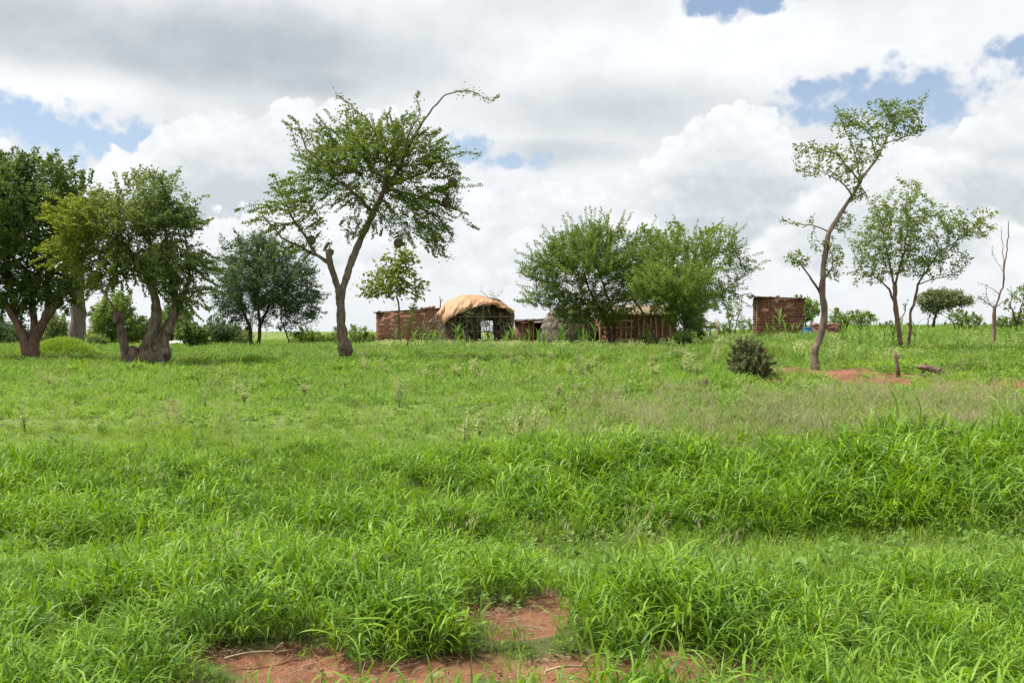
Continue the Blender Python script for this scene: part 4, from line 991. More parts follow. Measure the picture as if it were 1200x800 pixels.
bush('twiggy olive bush standing alone in the grass before the red earth patch', 879, 23.6, [(879, 427, 22, 21, 1), (876, 412, 15, 10, 0.6), (886, 440, 16, 10, .6)], M['lf_bush'], 900, 3.4, 0.065, 0.030, 0.04, shoots=0.7, step=2.6, thr=0.012, stems=5, shoot_len=0.22, tip=0.0035)
bush('compact dark green bush left of the round tree', 226, 47, [(224, 391, 20, 12, 1), (232, 398, 14, 8, .7)], M['lf_dark'], 320, 9, 0.14, 0.08, 0.14)
bush('dark bush low between the compact bush and the round tree', 258, 52, [(258, 390, 20, 13, 1), (250, 380, 12, 8, .6)], M['lf_blue'], 300, 8, 0.14, 0.07, 0.15)
bush('grey-green bush under the drooping edge of the round tree', 283, 58, [(280, 392, 18, 9, 1)], M['lf_olive'], 200, 7)
bush('pale green low bush right of the round tree stems', 366, 54, [(362, 394, 18, 8, 1), (376, 396, 14, 6, .7), (350, 396, 10, 6, .5)], M['lf_light'], 300, 7, 0.14, 0.09)
bush('small pale bush beside the foot of the thorn tree', 421, 56, [(421, 391, 10, 9, 1)], M['lf_light'], 120, 6)
bush('long low green bush on the skyline between the round tree and the thorn tree', 395, 66, [(392, 395, 16, 6, 1), (408, 397, 10, 5, .7)], M['lf_olive'], 160, 7)
bush('low green bush on the skyline touching the left edge of the brick house', 432, 75, [(430, 396, 9, 5, 1)], M['lf_light'], 100, 7)
bush('low bush between the thorn tree and the brick house', 438, 62, [(436, 393, 10, 6, 1)], M['lf_light'], 90, 6)
bush('tall light green bush filling the gap beside the baobab trunk', 130, 56, [(132, 372, 26, 26, 1.2), (118, 392, 18, 12, 1), (155, 385, 22, 18, 1), (140, 352, 18, 12, .8)], M['lf_light'], 900, 8, 0.15, 0.08, 0.15)
bush('green bush behind the gnarled pollard stump', 190, 58, [(205, 378, 24, 20, 1), (225, 395, 12, 10, .6), (180, 390, 20, 12, .8)], M['lf_olive'], 500, 8, 0.15, 0.08, 0.15)
bush('dark green bush under the big dense tree', 12, 55, [(12, 394, 34, 14, 1), (-10, 385, 26, 16, .8), (38, 398, 14, 8, .6)], M['lf_blue'], 500, 8, 0.16, 0.08, 0.16)
bush('green bush between the dense tree trunks and the baobab', 66, 58, [(66, 388, 14, 20, 1), (60, 372, 10, 10, .6)], M['lf_olive'], 320, 8, 0.15, 0.08)
bush('low bush to the right of the baobab foot', 112, 50, [(112, 398, 12, 8, 1)], M['lf_olive'], 160, 7)
bush('light green small tree right behind the brick outhouse', 948, 66, [(948, 362, 14, 13, 1), (942, 352, 9, 6, .6), (955, 375, 10, 7, .6)], M['lf_light'], 420, 6, 0.17, 0.11, 0.14)
bush('pale bush behind the low brick wall', 988, 72, [(986, 373, 16, 9, 1), (978, 367, 8, 5, .5)], M['lf_light'], 300, 6, 0.17, 0.10)
bush('rounded bright green bush on the skyline left of the reddish stems', 1012, 75, [(1010, 372, 14, 9, 1.2), (1020, 375, 11, 5, .6)], M['lf_bright'], 380, 8, 0.16, 0.09, 0.16)
bush('tiny shrub on the skyline between the bright bush and the reddish stems', 1038, 100, [(1038, 380, 5, 3, 1)], M['lf_olive'], 60, 5, 0.18, 0.1, step=2.5)
bush('yellowish bush under the right edge of the umbrella acacia', 1124, 82, [(1122, 370, 9, 8, 1), (1130, 376, 10, 6, .7)], M['lf_bright'], 240, 6, 0.18, 0.11)
bush('dark green thicket on the skyline left of the half-bare tree', 1142, 88, [(1142, 374, 13, 7, 1), (1134, 376, 12, 6, .7)], M['lf_olive'], 300, 8, 0.18, 0.10)
bush('bush on the skyline right of the half-bare tree', 1180, 90, [(1180, 376, 14, 7, 1), (1196, 374, 14, 8, .9)], M['lf_olive'], 320, 8, 0.18, 0.10)
bush('slim airy shrub left of the brick outhouse', 858, 60, [(858, 362, 12, 14, 1), (850, 350, 8, 7, .5), (868, 372, 7, 7, .4)], M['lf_light'], 160, 3, 0.14, 0.07, 0.08)
bush('grey-green bush on the skyline just left of the outhouse', 873, 78, [(872, 379, 10, 7, 1)], M['lf_light'], 160, 7, 0.18, 0.1)
bush('low green bushes seen under the feathery acacia', 848, 74, [(848, 382, 16, 6, 1)], M['lf_olive'], 200, 7, 0.18, 0.1)
bush('dark shrub in the shade under the feathery acacia', 824, 50, [(815, 372, 10, 12, 1), (808, 382, 8, 7, .6)], M['lf_blue'], 300, 6, 0.13, 0.06)
bush('small bush hugging the foot of the mud hut poles', 757, 45, [(757, 396, 8, 7, 1)], M['lf_olive'], 120, 6, 0.12, 0.07)
bush('dark sapling at the foot of the yellow-green acacia', 800, 41, [(800, 392, 9, 8, 1), (796, 402, 6, 5, .6)], M['lf_dark'], 160, 6, 0.12, 0.06)
for k, (px_, d_, w_, h_, mt) in enumerate([(1030, 110, 8, 4, 'lf_olive'), (1065, 120, 9, 4, 'lf_blue'), (1085, 105, 8, 5, 'lf_light'), (1112, 115, 10, 5, 'lf_olive'), (1158, 100, 9, 6, 'lf_light'), (1170, 105, 9, 5, 'lf_blue'), (1205, 95, 12, 9, 'lf_olive'), (968, 95, 12, 6, 'lf_olive'), (905, 100, 12, 5, 'lf_light'), (350, 85, 14, 6, 'lf_olive'), (410, 88, 14, 5, 'lf_blue'), (620, 90, 12, 6, 'lf_olive')]):
    yb = row(px_, d_) - h_ * 0.8
    bush(['squat dark bush on the skyline', 'small round bush on the skyline'][k % 2] + ' ' + ['just right of the rounded bright green bush', 'seen between the reddish stems', 'directly left of the umbrella acacia trunk', 'directly right of the umbrella acacia trunk', 'left of the half-bare trunk', 'right of the half-bare trunk', 'at the field edge behind the small sparse tree', 'behind the blue drum', 'hidden partly by the outhouse roof corner', 'beyond the round tree stems', 'beyond the thorn tree trunk', 'behind the low mud shed'][k], px_, d_, [(px_, yb, w_, h_, 1)], M[mt], 180, 7, 0.18, 0.10, name='bush')
# leafy creeper over the tarpaulin
def blobleaf(name, label, cat, pts, n, ll, lw, mat, d, sp, anchor):
    root = empty(name, gp(anchor, d), label, cat)
    b = np.array(root.location)
    mb = MB(); C = []
    for pl in pts:
        P = np.array([W3(p[0], p[1], d, p[2] if len(p) > 2 else 0) for p in pl])
        mb.tube(P - b, np.linspace(0.018, 0.006, len(P)), 4)
        t_ = rng.random(n) * (len(P) - 1); i_ = np.minimum(t_.astype(int), len(P) - 2); f_ = (t_ - i_)[:, None]
        C.append(P[i_] * (1 - f_) + P[i_ + 1] * f_ + rng.normal(0, sp, (n, 3)))
    mb.build('stem', M['stick'], root)
    C = np.concatenate(C); D_ = rng.normal(0, 1, C.shape); D_ /= np.linalg.norm(D_, axis=1)[:, None]
    leaves_mesh('foliage', C - b, D_, ll, lw, rng.random(len(C)), np.zeros(len(C)), mat, root)
    return root
blobleaf('creeper', 'thin olive creeper climbing over the orange tarpaulin and the hut front', 'creeper', [[(556, 402), (554, 385, -.1), (550, 368, -.2), (556, 356, -.3)], [(575, 402), (570, 384), (564, 370, -.1)], [(556, 385), (568, 372, -.2), (566, 356, -.3)], [(590, 403), (592, 388), (588, 374)], [(550, 368, -.2), (545, 362, -.3)]], 120, 0.10, 0.05, M['lf_bush'], 51.3, 0.16, 565)
blobleaf('sapling', 'bare twiggy sapling poking up behind the tarpaulin hut', 'sapling', [[(572, 400), (574, 360), (577, 344)], [(574, 360), (582, 348), (590, 340)], [(574, 352), (568, 344), (562, 340)], [(580, 350), (574, 341)]], 26, 0.10, 0.05, M['lf_bush'], 56, 0.09, 572)

# ------------------------------------------------------------------ huts
def brickwork(width, height_fn, y0, bl, bh, bt, zbase, miss=0.02, off=0.006, holes=()):
    """bricks of one wall face, local coordinates: x along the wall from 0, depth towards -y"""
    mb = MB(); z = zbase; r = 0
    while z < 3.5:
        x = -bl * 0.5 * (r % 2) - 0.02
        any_ = False
        while x < width:
            x0 = max(0, x); x1 = min(width, x + bl)
            if x1 - x0 > 0.06:
                xc = (x0 + x1) / 2
                if z + bh <= height_fn(xc) + 0.03:
                    any_ = True
                    if rng.random() > miss:
                        dx = rng.normal(0, off)
                        mb.box((xc, y0 + dx, z + bh / 2), (x1 - x0 - 0.016, bt, bh - 0.008 + rng.normal(0, 0.003)), None, 0.004)
            x += bl + rng.normal(0, 0.008)
        if not any_ and z > zbase + 0.3: break
        z += bh; r += 1
    return mb
def wall_core(x0, x1, y0, y1, zb, h0, h1):
    mb = MB()
    V = [(x0, y0, zb), (x1, y0, zb), (x1, y1, zb), (x0, y1, zb), (x0, y0, h0), (x1, y0, h1), (x1, y1, h1), (x0, y1, h0)]
    mb.add(V, [(0, 3, 2, 1), (4, 5, 6, 7), (0, 1, 5, 4), (1, 2, 6, 5), (2, 3, 7, 6), (3, 0, 4, 7)])
    return mb
def sheet(P00, P10, P11, P01, nu, nv, thick, amp=0.0, corr=0.0, ncorr=0):
    """a thick roof sheet between four corners; corr: corrugation along u"""
    P00, P10, P11, P01 = map(np.array, (P00, P10, P11, P01))
    u = np.linspace(0, 1, nu)[:, None]; v = np.linspace(0, 1, nv)[None, :]
    G = (P00[None, None] * ((1 - u) * (1 - v))[..., None] + P10 * (u * (1 - v))[..., None] + P11 * (u * v)[..., None] + P01 * ((1 - u) * v)[..., None])
    z = rng.normal(0, 1, (nu, nv)) * amp
    if corr: z = z + corr * np.sin(u * ncorr * 2 * PI) + 0 * v
    T = G.copy(); T[..., 2] += z; Bm = T.copy(); Bm[..., 2] -= thick
    V = np.concatenate([T.reshape(-1, 3), Bm.reshape(-1, 3)]); n = nu * nv
    i = np.arange(nu - 1)[:, None] * nv; j = np.arange(nv - 1)[None, :]
    q = np.stack([i + j, i + nv + j, i + nv + j + 1, i + j + 1], -1).reshape(-1, 4)
    Q = [q, q[:, ::-1] + n]
    ring = list(range(0, nu * nv, nv)) ; 
    e = [(a * nv, (a + 1) * nv) for a in range(nu - 1)] + [((nu - 1) * nv + a, (nu - 1) * nv + a + 1) for a in range(nv - 1)]
    e += [((a + 1) * nv + nv - 1, a * nv + nv - 1) for a in range(nu - 1)] + [(a + 1, a) for a in range(nv - 1)]
    Q.append(np.array([(b_, a_, a_ + n, b_ + n) for a_, b_ in e]))
    mb = MB(); mb.add(V, np.concatenate(Q)); return mb
def rock(mb, c, r):
    th = np.linspace(0, PI, 5)[1:-1]; V = [(0, 0, r * 0.7)]
    for t_ in th:
        for k in range(6): V.append((r * math.sin(t_) * math.cos(k * PI / 3) * rng.uniform(.8, 1.3), r * math.sin(t_) * math.sin(k * PI / 3) * rng.uniform(.8, 1.2), r * 0.7 * math.cos(t_)))
    V.append((0, 0, -r * 0.7))
    T = [(0, 1 + k, 1 + (k + 1) % 6) for k in range(6)]; Q = []
    for a_ in range(2):
        for k in range(6): Q.append((1 + a_ * 6 + k, 7 + a_ * 6 + k, 7 + a_ * 6 + (k + 1) % 6, 1 + a_ * 6 + (k + 1) % 6))
    T += [(19, 13 + (k + 1) % 6, 13 + k) for k in range(6)]
    mb.add(np.array(V) + np.array(c), Q, T)

def brick_building(name, label, px0, px1, d, ytop0, ytop1, depth, mat, bl, bh, yaw=0.0, cat='house', sideleft=True, miss=0.02, roofed=True, ov=(0.25, 0.2), topjag=0.0, off=0.008):
    x0, x1 = at(px0, d), at(px1, d)
    zb = float(min(H(x0, d), H(x1, d))) - 0.25
    root = empty(name, (x0, d, zb), label, cat, rz=yaw)
    w_ = (x1 - x0) / math.cos(yaw)
    h0 = zpix(ytop0, d) - zb; h1 = zpix(ytop1, d) - zb
    hf = lambda x: h0 + (h1 - h0) * x / w_ - (abs(topjag) * rng.random() if topjag else 0)
    wall_t = 0.18
    if roofed:
        wall_core(0.02, w_ - 0.02, -0.050, depth, 0.0, h0 - 0.01, h1 - 0.01).build('wall', M['mortar'], root)
    else:
        mb = MB()
        for (a, b_, c, e_) in [(0.02, w_ - 0.02, -0.050, wall_t), (0.02, w_ - 0.02, depth - wall_t, depth), (0.02, wall_t, wall_t, depth - wall_t), (w_ - wall_t, w_ - 0.02, wall_t, depth - wall_t)]:
            v, f = wall_core(a, b_, c, e_, 0.0, h0 - 0.12, h1 - 0.12).arrays(); mb.add(v, f[0])
        mb.build('wall', M['mortar'], root)
    o = brickwork(w_, hf, 0.0, bl, bh, 0.12, 0.0, miss, off).build('brick_course', mat, root); o['kind'] = 'stuff'
    # left and right sides, turned 90 degrees
    for side in (0, 1):
        hs = h0 if side == 0 else h1
        mb = brickwork(depth, lambda x: hs - (abs(topjag) * rng.random() if topjag else 0), 0.0, bl, bh, 0.12, 0.0, miss, off)
        v, f = mb.arrays(); 
        if side == 0: v = np.stack([v[:, 1] + 0.0, v[:, 0] + 0.065, v[:, 2]], -1); f = [q[:, ::-1] for q in f]
        else: v = np.stack([w_ - v[:, 1], v[:, 0] + 0.065, v[:, 2]], -1)
        o = mesh_obj('brick_course', v, f, mat, root); o['kind'] = 'stuff'
    return root, w_, h0, h1

# brick outhouse
root, w_, h0, h1 = brick_building('brick_outhouse', 'small dark red brick outhouse with a thin dark roof sheet in the maize', 886, 938, 55, 347.5, 350.5, 2.3, M['brick_dark'], 0.34, 0.155, yaw=-0.19, cat='outhouse', off=0.012)
sheet((-0.42, -0.25, h0 + 0.02), (w_ + 0.16, -0.25, h1 + 0.02), (w_ + 0.16, 2.5, h1 + 0.12), (-0.42, 2.5, h0 + 0.12), 60, 4, 0.055, 0.008, 0.018, 18).build('roof', M['iron'], root)
mb = MB(); mb.box((-0.36, -0.1, h0 - 0.08), (0.10, 0.5, 0.07), rot_euler(0, 0.3, 0.1), 0.01); mb.build('eave_board', M['stick'], root)
mb = MB(); mb.box((-0.30, 0.9, h0 - 0.02), (0.3, 0.10, 0.06), rot_euler(0, 0.5, 0)); mb.build('eave_board', M['stick'], root)
mb = MB(); mb.tube([(0.03, -0.12, 0), (0.05, -0.12, h0 * 0.5), (0.03, -0.12, h0)], 0.035, 6, 0.05); mb.build('corner_pole', M['stick'], root)
for cx, rr in ((1.15, 0.12), (0.75, 0.05), (2.3, 0.09), (-0.2, 0.10)):
    mb = MB(); rock(mb, (0, 0, 0), rr); o = mb.build('roof_stone', M['stone'])
    zr = h0 + (h1 - h0) * cx / w_ + 0.02 + rr * 0.55
    p = Matrix.Translation(root.location) @ Matrix.Rotation(root.rotation_euler[2], 4, 'Z') @ Vector((cx, -0.1 + 0.05, zr)); o.location = p
    props(o, 'pale stone weighing down the dark roof sheet of the brick outhouse', 'stone', 'stones on the outhouse roof')
# low roofless brick wall
root, w_, h0, h1 = brick_building('brick_enclosure', 'low unroofed red brick enclosure beside the outhouse', 952, 982, 54, 378.5, 378, 1.2, M['brick_dark'], 0.34, 0.15, yaw=-0.25, cat='brick wall', roofed=False, topjag=0.14, off=0.02)
for k in range(7):
    mb = MB(); rock(mb, (0, 0, 0), rng.uniform(0.05, 0.09)); o = mb.build('loose_brick', M['brick_red']); o.location = root.location + Vector((0.15 + k * 0.19, -0.02, h0 - 0.04 + rng.uniform(-.02, .02)))
    props(o, 'loose pinkish brick lump on top of the low brick enclosure', 'brick', 'loose bricks on the enclosure')
# blue drum
p = gp(946.5, 53)
root = empty('plastic_drum', p, 'cut-down blue plastic drum between the outhouse and the low brick enclosure', 'drum')
lathe([(0.01, 0.0), (0.25, 0.0), (0.265, 0.05), (0.265, 0.2), (0.275, 0.22), (0.265, 0.24), (0.262, 0.42), (0.275, 0.45), (0.262, 0.48), (0.262, 0.58), (0.272, 0.60), (0.25, 0.60), (0.245, 0.3), (0.01, 0.28)]).build('body', M['blue'], root, smooth=True)
lathe([(0.266, 0.585), (0.285, 0.588), (0.285, 0.622), (0.262, 0.625), (0.25, 0.612)]).build('rim', M['blue'], root, smooth=True)

# weathered brick house
root, w_, h0, h1 = brick_building('brick_house', 'weathered red brick house with a thin dark flat roof behind the young tree', 442, 536, 56, 366, 359.5, 3.6, M['brick_red'], 0.27, 0.115, yaw=0.04, miss=0.035, off=0.012)
sheet((-0.2, -0.22, h0 + 0.0), (w_ + 0.1, -0.22, h1 + 0.0), (w_ + 0.1, 3.8, h1 + 0.1), (-0.2, 3.8, h0 + 0.1), 50, 4, 0.05, 0.012, 0.01, 22).build('roof', M['iron'], root)
R_ = root
for k, (cx, rr, mt) in enumerate([(2.5, 0.10, 'brick_red'), (2.9, 0.13, 'tarp'), (3.15, 0.14, 'brick_red'), (2.2, 0.06, 'stone'), (0.1, 0.09, 'stone'), (2.72, 0.09, 'brick_red')]):
    mb = MB(); rock(mb, (0, 0, 0), rr); o = mb.build('roof_stone', M[mt]); o.location = R_.location + Vector((cx, -0.05 + cx * 0.04, h0 + (h1 - h0) * cx / w_ + rr * 0.6))
    props(o, 'lump of brick or stone lying on the flat roof of the weathered brick house', 'stone', 'stones on the brick house roof')
mb = MB(); mb.tube([(0, 0, -0.1), (0.02, 0, 0.25), (-0.03, 0, 0.55)], [0.035, 0.03, 0.02], 5); mb.tube([(0, 0, 0.2), (0.14, 0, 0.38)], 0.018, 4)
o = mb.build('stump_post', M['brush']); o.location = R_.location + Vector((3.55, 0.0, h1 + 0.05)); props(o, 'short forked dark stick standing on the brick house roof beside the tarpaulin', 'stick')

# dome hut of brushwood under the tarpaulin
D0 = 52.0
bx = at(556, D0); by = D0; bz = float(H(bx, by)) - 0.15
hut = empty('brush_hut', (bx, by, bz), 'open-fronted domed brushwood hut under the orange tarpaulin', 'hut')
px2m = D0 / F
RX = 46 * px2m; RY = 1.7; HT = zpix(349, D0) - bz          # half width, half depth, height
def dome(u_, v_):
    """u_ angle round, v_ 0 (ground) .. 1 (top)"""
    c = np.cos(v_ * PI / 2) ** 0.42; zz = np.sin(v_ * PI / 2) ** 0.9
    return np.stack([RX * c * np.cos(u_), 1.2 + RY * c * np.sin(u_), HT * zz * (1 - 0.06 * np.cos(u_) * 0)], -1)
# back and roof shell (the front, facing -y, is open below v .45)
mb = MB(); nu, nv = 48, 14
uu = np.linspace(0, 2 * PI, nu + 1)[:-1]; vv = np.linspace(0, 1, nv)
UU, VV = np.meshgrid(uu, vv, indexing='ij')
Pd = dome(UU, VV) * (1 + rng.normal(0, 0.012, (nu, nv, 1)))
idx = np.arange(nu * nv).reshape(nu, nv); q = []
for a in range(nu):
    for b_ in range(nv - 1):
        um = uu[a]; front = math.sin(um + PI / nu) < -0.1
        if front and vv[b_] < 0.42 and math.cos(um) > -0.55: continue
        if not front and vv[b_] < 0.36 and 0.22 < math.cos(um) < 0.52 and math.sin(um) > 0: continue
        q.append((idx[a, b_], idx[(a + 1) % nu, b_], idx[(a + 1) % nu, b_ + 1], idx[a, b_ + 1]))
mb.add(Pd.reshape(-1, 3), q)
v_in = Pd.reshape(-1, 3).copy(); v_in = (v_in - np.array([0, 1.2, 0])) * 0.955 + np.array([0, 1.2, 0]); mb.add(v_in, np.array(q)[:, ::-1])
mb.build('brush_shell', M['brush'], hut)
# twigs over the shell
mb = MB()
for k in range(1500):
    u_ = rng.uniform(0, 2 * PI); v_ = rng.random() ** 0.8
    if math.sin(u_) < -0.1 and v_ < 0.46 and math.cos(u_) > -0.5 and rng.random() < 0.75: continue
    c = dome(np.array(u_), np.array(v_)); c2 = dome(np.array(u_ + rng.normal(0, 0.22)), np.array(np.clip(v_ + rng.normal(0, 0.16), 0, 1)))
    oo = (c - np.array([0, 1.2, 0.4])); oo /= np.linalg.norm(oo)
    mb.tube([c + oo * rng.uniform(0, 0.05), (c + c2) / 2 + oo * rng.uniform(0.02, 0.10), c2 + oo * rng.uniform(0, 0.12)], rng.uniform(0.006, 0.014), 3, cap=False)
o = mb.build('twig_covering', M['stick'], hut); o['kind'] = 'stuff'
def pole(parent, p0, p1, r, mat, name='pole', k=6, bow=0.04):
    p0 = np.array(p0, float); p1 = np.array(p1, float); t_ = np.linspace(0, 1, 6)[:, None]
    P_ = p0 * (1 - t_) + p1 * t_ + rng.normal(0, bow * 0.5, (6, 3)) * np.sin(t_ * PI) * np.array([1, .5, .3]) * (np.linalg.norm(p1 - p0) * 0.4)
    mb = MB(); mb.tube(P_, np.linspace(r, r * 0.8, 6), k, 0.05); return mb.build(name, mat, parent, smooth=True)
def hx(px): return (px - 556) * px2m
def hz(py): return zpix(py, D0) - bz
fy = -0.55
for px, y1, y0, r in [(601.5, 366, 406, .05), (512, 370, 404, .035), (522, 378, 405, .03), (531, 374, 405, .03), (540, 372, 406, .025), (548, 370, 406, .03), (560, 368, 405, .025), (586, 366, 405, .03), (505, 374, 404, .03), (497, 376, 404, .025), (594, 370, 405, .02), (571, 385, 405, .02)]:
    pole(hut, (hx(px + rng.normal(0, 1)), fy, hz(y0) - 0.1), (hx(px), fy + rng.uniform(-.05, .1), hz(y1)), r, M['stick'])
for y_, xa_, xb_, r in [(388.5, 503, 601, .03), (376, 497, 530, .022), (371, 530, 603, .03), (397, 500, 560, .02)]:
    pole(hut, (hx(xa_), fy - 0.04, hz(y_ + rng.normal(0, .6))), (hx(xb_), fy - 0.04, hz(y_)), r, M['stick'], 'rail')
mb = MB()
for k in range(420):       # heaped thorn branches closing the front
    x_ = rng.choice([rng.uniform(496, 562), rng.uniform(500, 600)]); z0 = rng.uniform(370, 404)
    if 568 < x_ < 586 and 376 < z0 < 393 and rng.random() < 0.6: continue
    a = rng.normal(PI / 2, 0.5); L_ = rng.uniform(0.25, 0.8)
    c = np.array([hx(x_), fy + rng.uniform(-.1, .25), max(0.0, hz(z0) - 0.2)])
    e_ = c + np.array([math.cos(a) * L_, rng.normal(0, .1), math.sin(a) * L_ * 0.7])
    if e_[2] > HT * 0.8: continue
    mb.tube([c, (c + e_) / 2 + rng.normal(0, 0.03, 3), e_], rng.uniform(0.007, 0.016), 3, cap=False)
o = mb.build('thorn_barrier', M['stick'], hut); o['kind'] = 'stuff'

# orange tarpaulin over the dome
nu, nv = 96, 54
G = np.zeros((nu, nv, 3)); keepq = np.ones((nu - 1, nv - 1), bool)
for a in range(nu):
    u_ = -1 + 2 * a / (nu - 1)                      # -1 left .. 1 right across the dome
    xpx = np.interp(u_, [-1, -0.6, 0, 0.6, 1], [512.5, 524, 552, 582, 603])
    top = np.interp(xpx, [512, 517, 525, 540, 556, 575, 590, 603], [371, 360, 353, 347.5, 347, 350.5, 357, 366])
    low = np.interp(xpx, [512, 522, 530, 545, 560, 570, 582, 592, 603], [366, 381, 374, 366.5, 361, 359, 359.5, 363, 367.5])
    low = max(low, top + 1.2) + 0.7 * math.sin(a * 0.5) + 0.5 * math.sin(a * 1.3)
    for b_ in range(nv):
        t_ = b_ / (nv - 1)                          # 0 back edge .. 1 front hem
        if t_ < 0.5:
            f = t_ / 0.5; yy = 2.9 - 2.3 * f; zp = top + (1 - f) ** 2 * 14
        else:
            f = (t_ - 0.5) / 0.5; yy = 0.6 - 1.35 * math.sin(f * PI / 2); zp = top + (low - top) * f ** 1.5
        wr = 0.016 * math.sin(a * 0.45 + b_ * 0.25) + 0.10 * (0.5 - abs(float(fbm(a * 0.06, b_ * 0.07, 1.0, 99, 2)) - 0.5) * 3) + 0.045 * (0.5 - abs(float(fbm(a * 0.10 + b_ * 0.11, b_ * 0.05 - a * 0.04, 1.0, 105, 2)) - 0.5) * 3.5) - 0.05
        G[a, b_] = (hx(xpx) + wr * 0.4, yy - wr, hz(zp) + 0.10 + wr)
sdx = np.arange(nu * nv).reshape(nu, nv)
q = np.stack([sdx[:-1, :-1], sdx[1:, :-1], sdx[1:, 1:], sdx[:-1, 1:]], -1).reshape(-1, 4)
tp = mesh_obj('tarpaulin', G.reshape(-1, 3), q, M['tarp'], smooth=True); tp.location = (bx, by, bz)
sm = tp.modifiers.new('thickness', 'SOLIDIFY'); sm.thickness = 0.012
props(tp, 'creased faded orange tarpaulin draped over the brushwood hut', 'tarpaulin')

# low mud hut with dark doorway
D1 = 56.5
x0 = at(603, D1); zb = float(H(x0, D1)) - 0.2
low = empty('mud_shed', (x0, D1, zb), 'low mud-walled shed with a flat dark roof and open doorway beside the thatched dome', 'shed')
s1 = D1 / F; hh = lambda py: zpix(py, D1) - zb
def lowx(px): return (px - 603) * s1
mb = MB()
for xa_, xb_ in ((603, 625), (635, 650)):
    v, f = wall_core(lowx(xa_), lowx(xb_), 0, 0.16, 0, hh(378), hh(376)).arrays(); mb.add(v, f[0])
v, f = wall_core(lowx(603), lowx(650), 1.9, 2.05, 0, hh(378), hh(376)).arrays(); mb.add(v, f[0])
v, f = wall_core(lowx(603), lowx(603) + 0.15, 0.16, 1.9, 0, hh(378), hh(378)).arrays(); mb.add(v, f[0])
mb.build('wall', M['mud'], low)
mb = MB(); v, f = wall_core(lowx(620), lowx(640), 1.2, 1.3, 0, hh(378), hh(378)).arrays(); mb.add(v, f[0]); mb.build('doorway_shade_panel', M['door_shade'], low)  # added panel behind the door gap, the opening's shade painted as its colour
sheet((lowx(600), -0.35, hh(376)), (lowx(652), -0.35, hh(373)), (lowx(652), 2.3, hh(372)), (lowx(600), 2.3, hh(374)), 30, 4, 0.07, 0.02).build('roof', M['iron'], low)
for px in (612, 619, 625, 635): pole(low, (lowx(px), -0.06, 0), (lowx(px) + 0.02, -0.06, hh(376)), 0.03, M['pole_red'])
pole(low, (lowx(603), -0.28, hh(377.5)), (lowx(650), -0.28, hh(375)), 0.035, M['brush'], 'roof_beam')

# thatched dome (granary like), in tiers
D2 = 50.0
cx2 = at(668, D2); zb = float(H(cx2, D2)) - 0.2
th = empty('thatched_dome', (cx2, D2, zb), 'grey thatched dome hut with shaggy tiers under the acacia', 'hut')
s2 = D2 / F; hh2 = lambda py: zpix(py, D2) - zb
Rt = 32 * s2
prof = [(1.0, 0), (1.0, hh2(388)), (0.97, hh2(384)), (0.92, hh2(378)), (0.84, hh2(372)), (0.70, hh2(366)), (0.50, hh2(361)), (0.22, hh2(358.5)), (0.02, hh2(358))]
mb = lathe([(a * Rt, b_) for a, b_ in prof], 40); v, f = mb.arrays(); v = v + rng.normal(0, 0.025, v.shape); v[:, 1] += 0.8
mesh_obj('thatch_body', v, f, M['thatch'], th, smooth=False)
pr = np.array(prof)
for (za, zb_) in ((400, 384), (386, 376), (378, 368), (370, 361), (362, 357)):
    mb = MB()
    for k in range(420):
        a = rng.uniform(0, 2 * PI); zt = rng.uniform(hh2(zb_ + 2), hh2(zb_)); zl = rng.uniform(hh2(za), hh2(za - 3))
        rt = np.interp(zt, pr[:, 1], pr[:, 0]) * Rt; rl = np.interp(zl, pr[:, 1], pr[:, 0]) * Rt + rng.uniform(0.03, 0.14)
        a2 = a + rng.normal(0, 0.07)
        p0 = np.array([rt * math.cos(a), 0.8 + rt * math.sin(a), zt]); p1 = np.array([rl * math.cos(a2), 0.8 + rl * math.sin(a2), zl])
        w2 = np.array([-math.sin(a), math.cos(a), 0]) * rng.uniform(0.015, 0.04)
        mb.add([p0 - w2, p0 + w2, p1 + w2 * 0.4, p1 - w2 * 0.4, (p0 + p1) / 2 + np.array([math.cos(a), math.sin(a), 0]) * 0.05], None, [(0, 1, 4), (1, 2, 4), (2, 3, 4), (3, 0, 4)])
    o = mb.build('thatch_tier', M['thatch'], th); o['kind'] = 'stuff'

# pole and mud hut
D3 = 49.5
x0 = at(696, D3); zb = float(H(at(735, D3), D3)) - 0.2
pm = empty('pole_hut', (x0, D3, zb), 'red mud hut with a pale pole lattice and straw roof behind the leaning trunk', 'hut')
s3 = D3 / F; hh3 = lambda py: zpix(py, D3) - zb
def mx_(px): return (px - 696) * s3
mb = MB(); nx_, nz_ = 36, 14
# lumpy mud wall, real relief
Gx, Gz = np.meshgrid(np.linspace(mx_(703), mx_(792), nx_), np.linspace(0, hh3(367), nz_), indexing='ij')
fr = np.stack([Gx, 0.10 + rng.normal(0, 0.03, Gx.shape), Gz], -1); bk = fr.copy(); bk[..., 1] = 0.3
n = nx_ * nz_; I = np.arange(n).reshape(nx_, nz_)
q = np.stack([I[:-1, :-1], I[1:, :-1], I[1:, 1:], I[:-1, 1:]], -1).reshape(-1, 4)
mb.add(np.concatenate([fr.reshape(-1, 3), bk.reshape(-1, 3)]), np.concatenate([q, q[:, ::-1] + n]))
top = np.array([(I[a, -1], I[a + 1, -1], I[a + 1, -1] + n, I[a, -1] + n) for a in range(nx_ - 1)]); mb.q.append(top)
sd = np.array([(I[0, a], I[0, a + 1], I[0, a + 1] + n, I[0, a] + n) for a in range(nz_ - 1)] + [(I[-1, a + 1], I[-1, a], I[-1, a] + n, I[-1, a + 1] + n) for a in range(nz_ - 1)]); mb.q.append(sd)
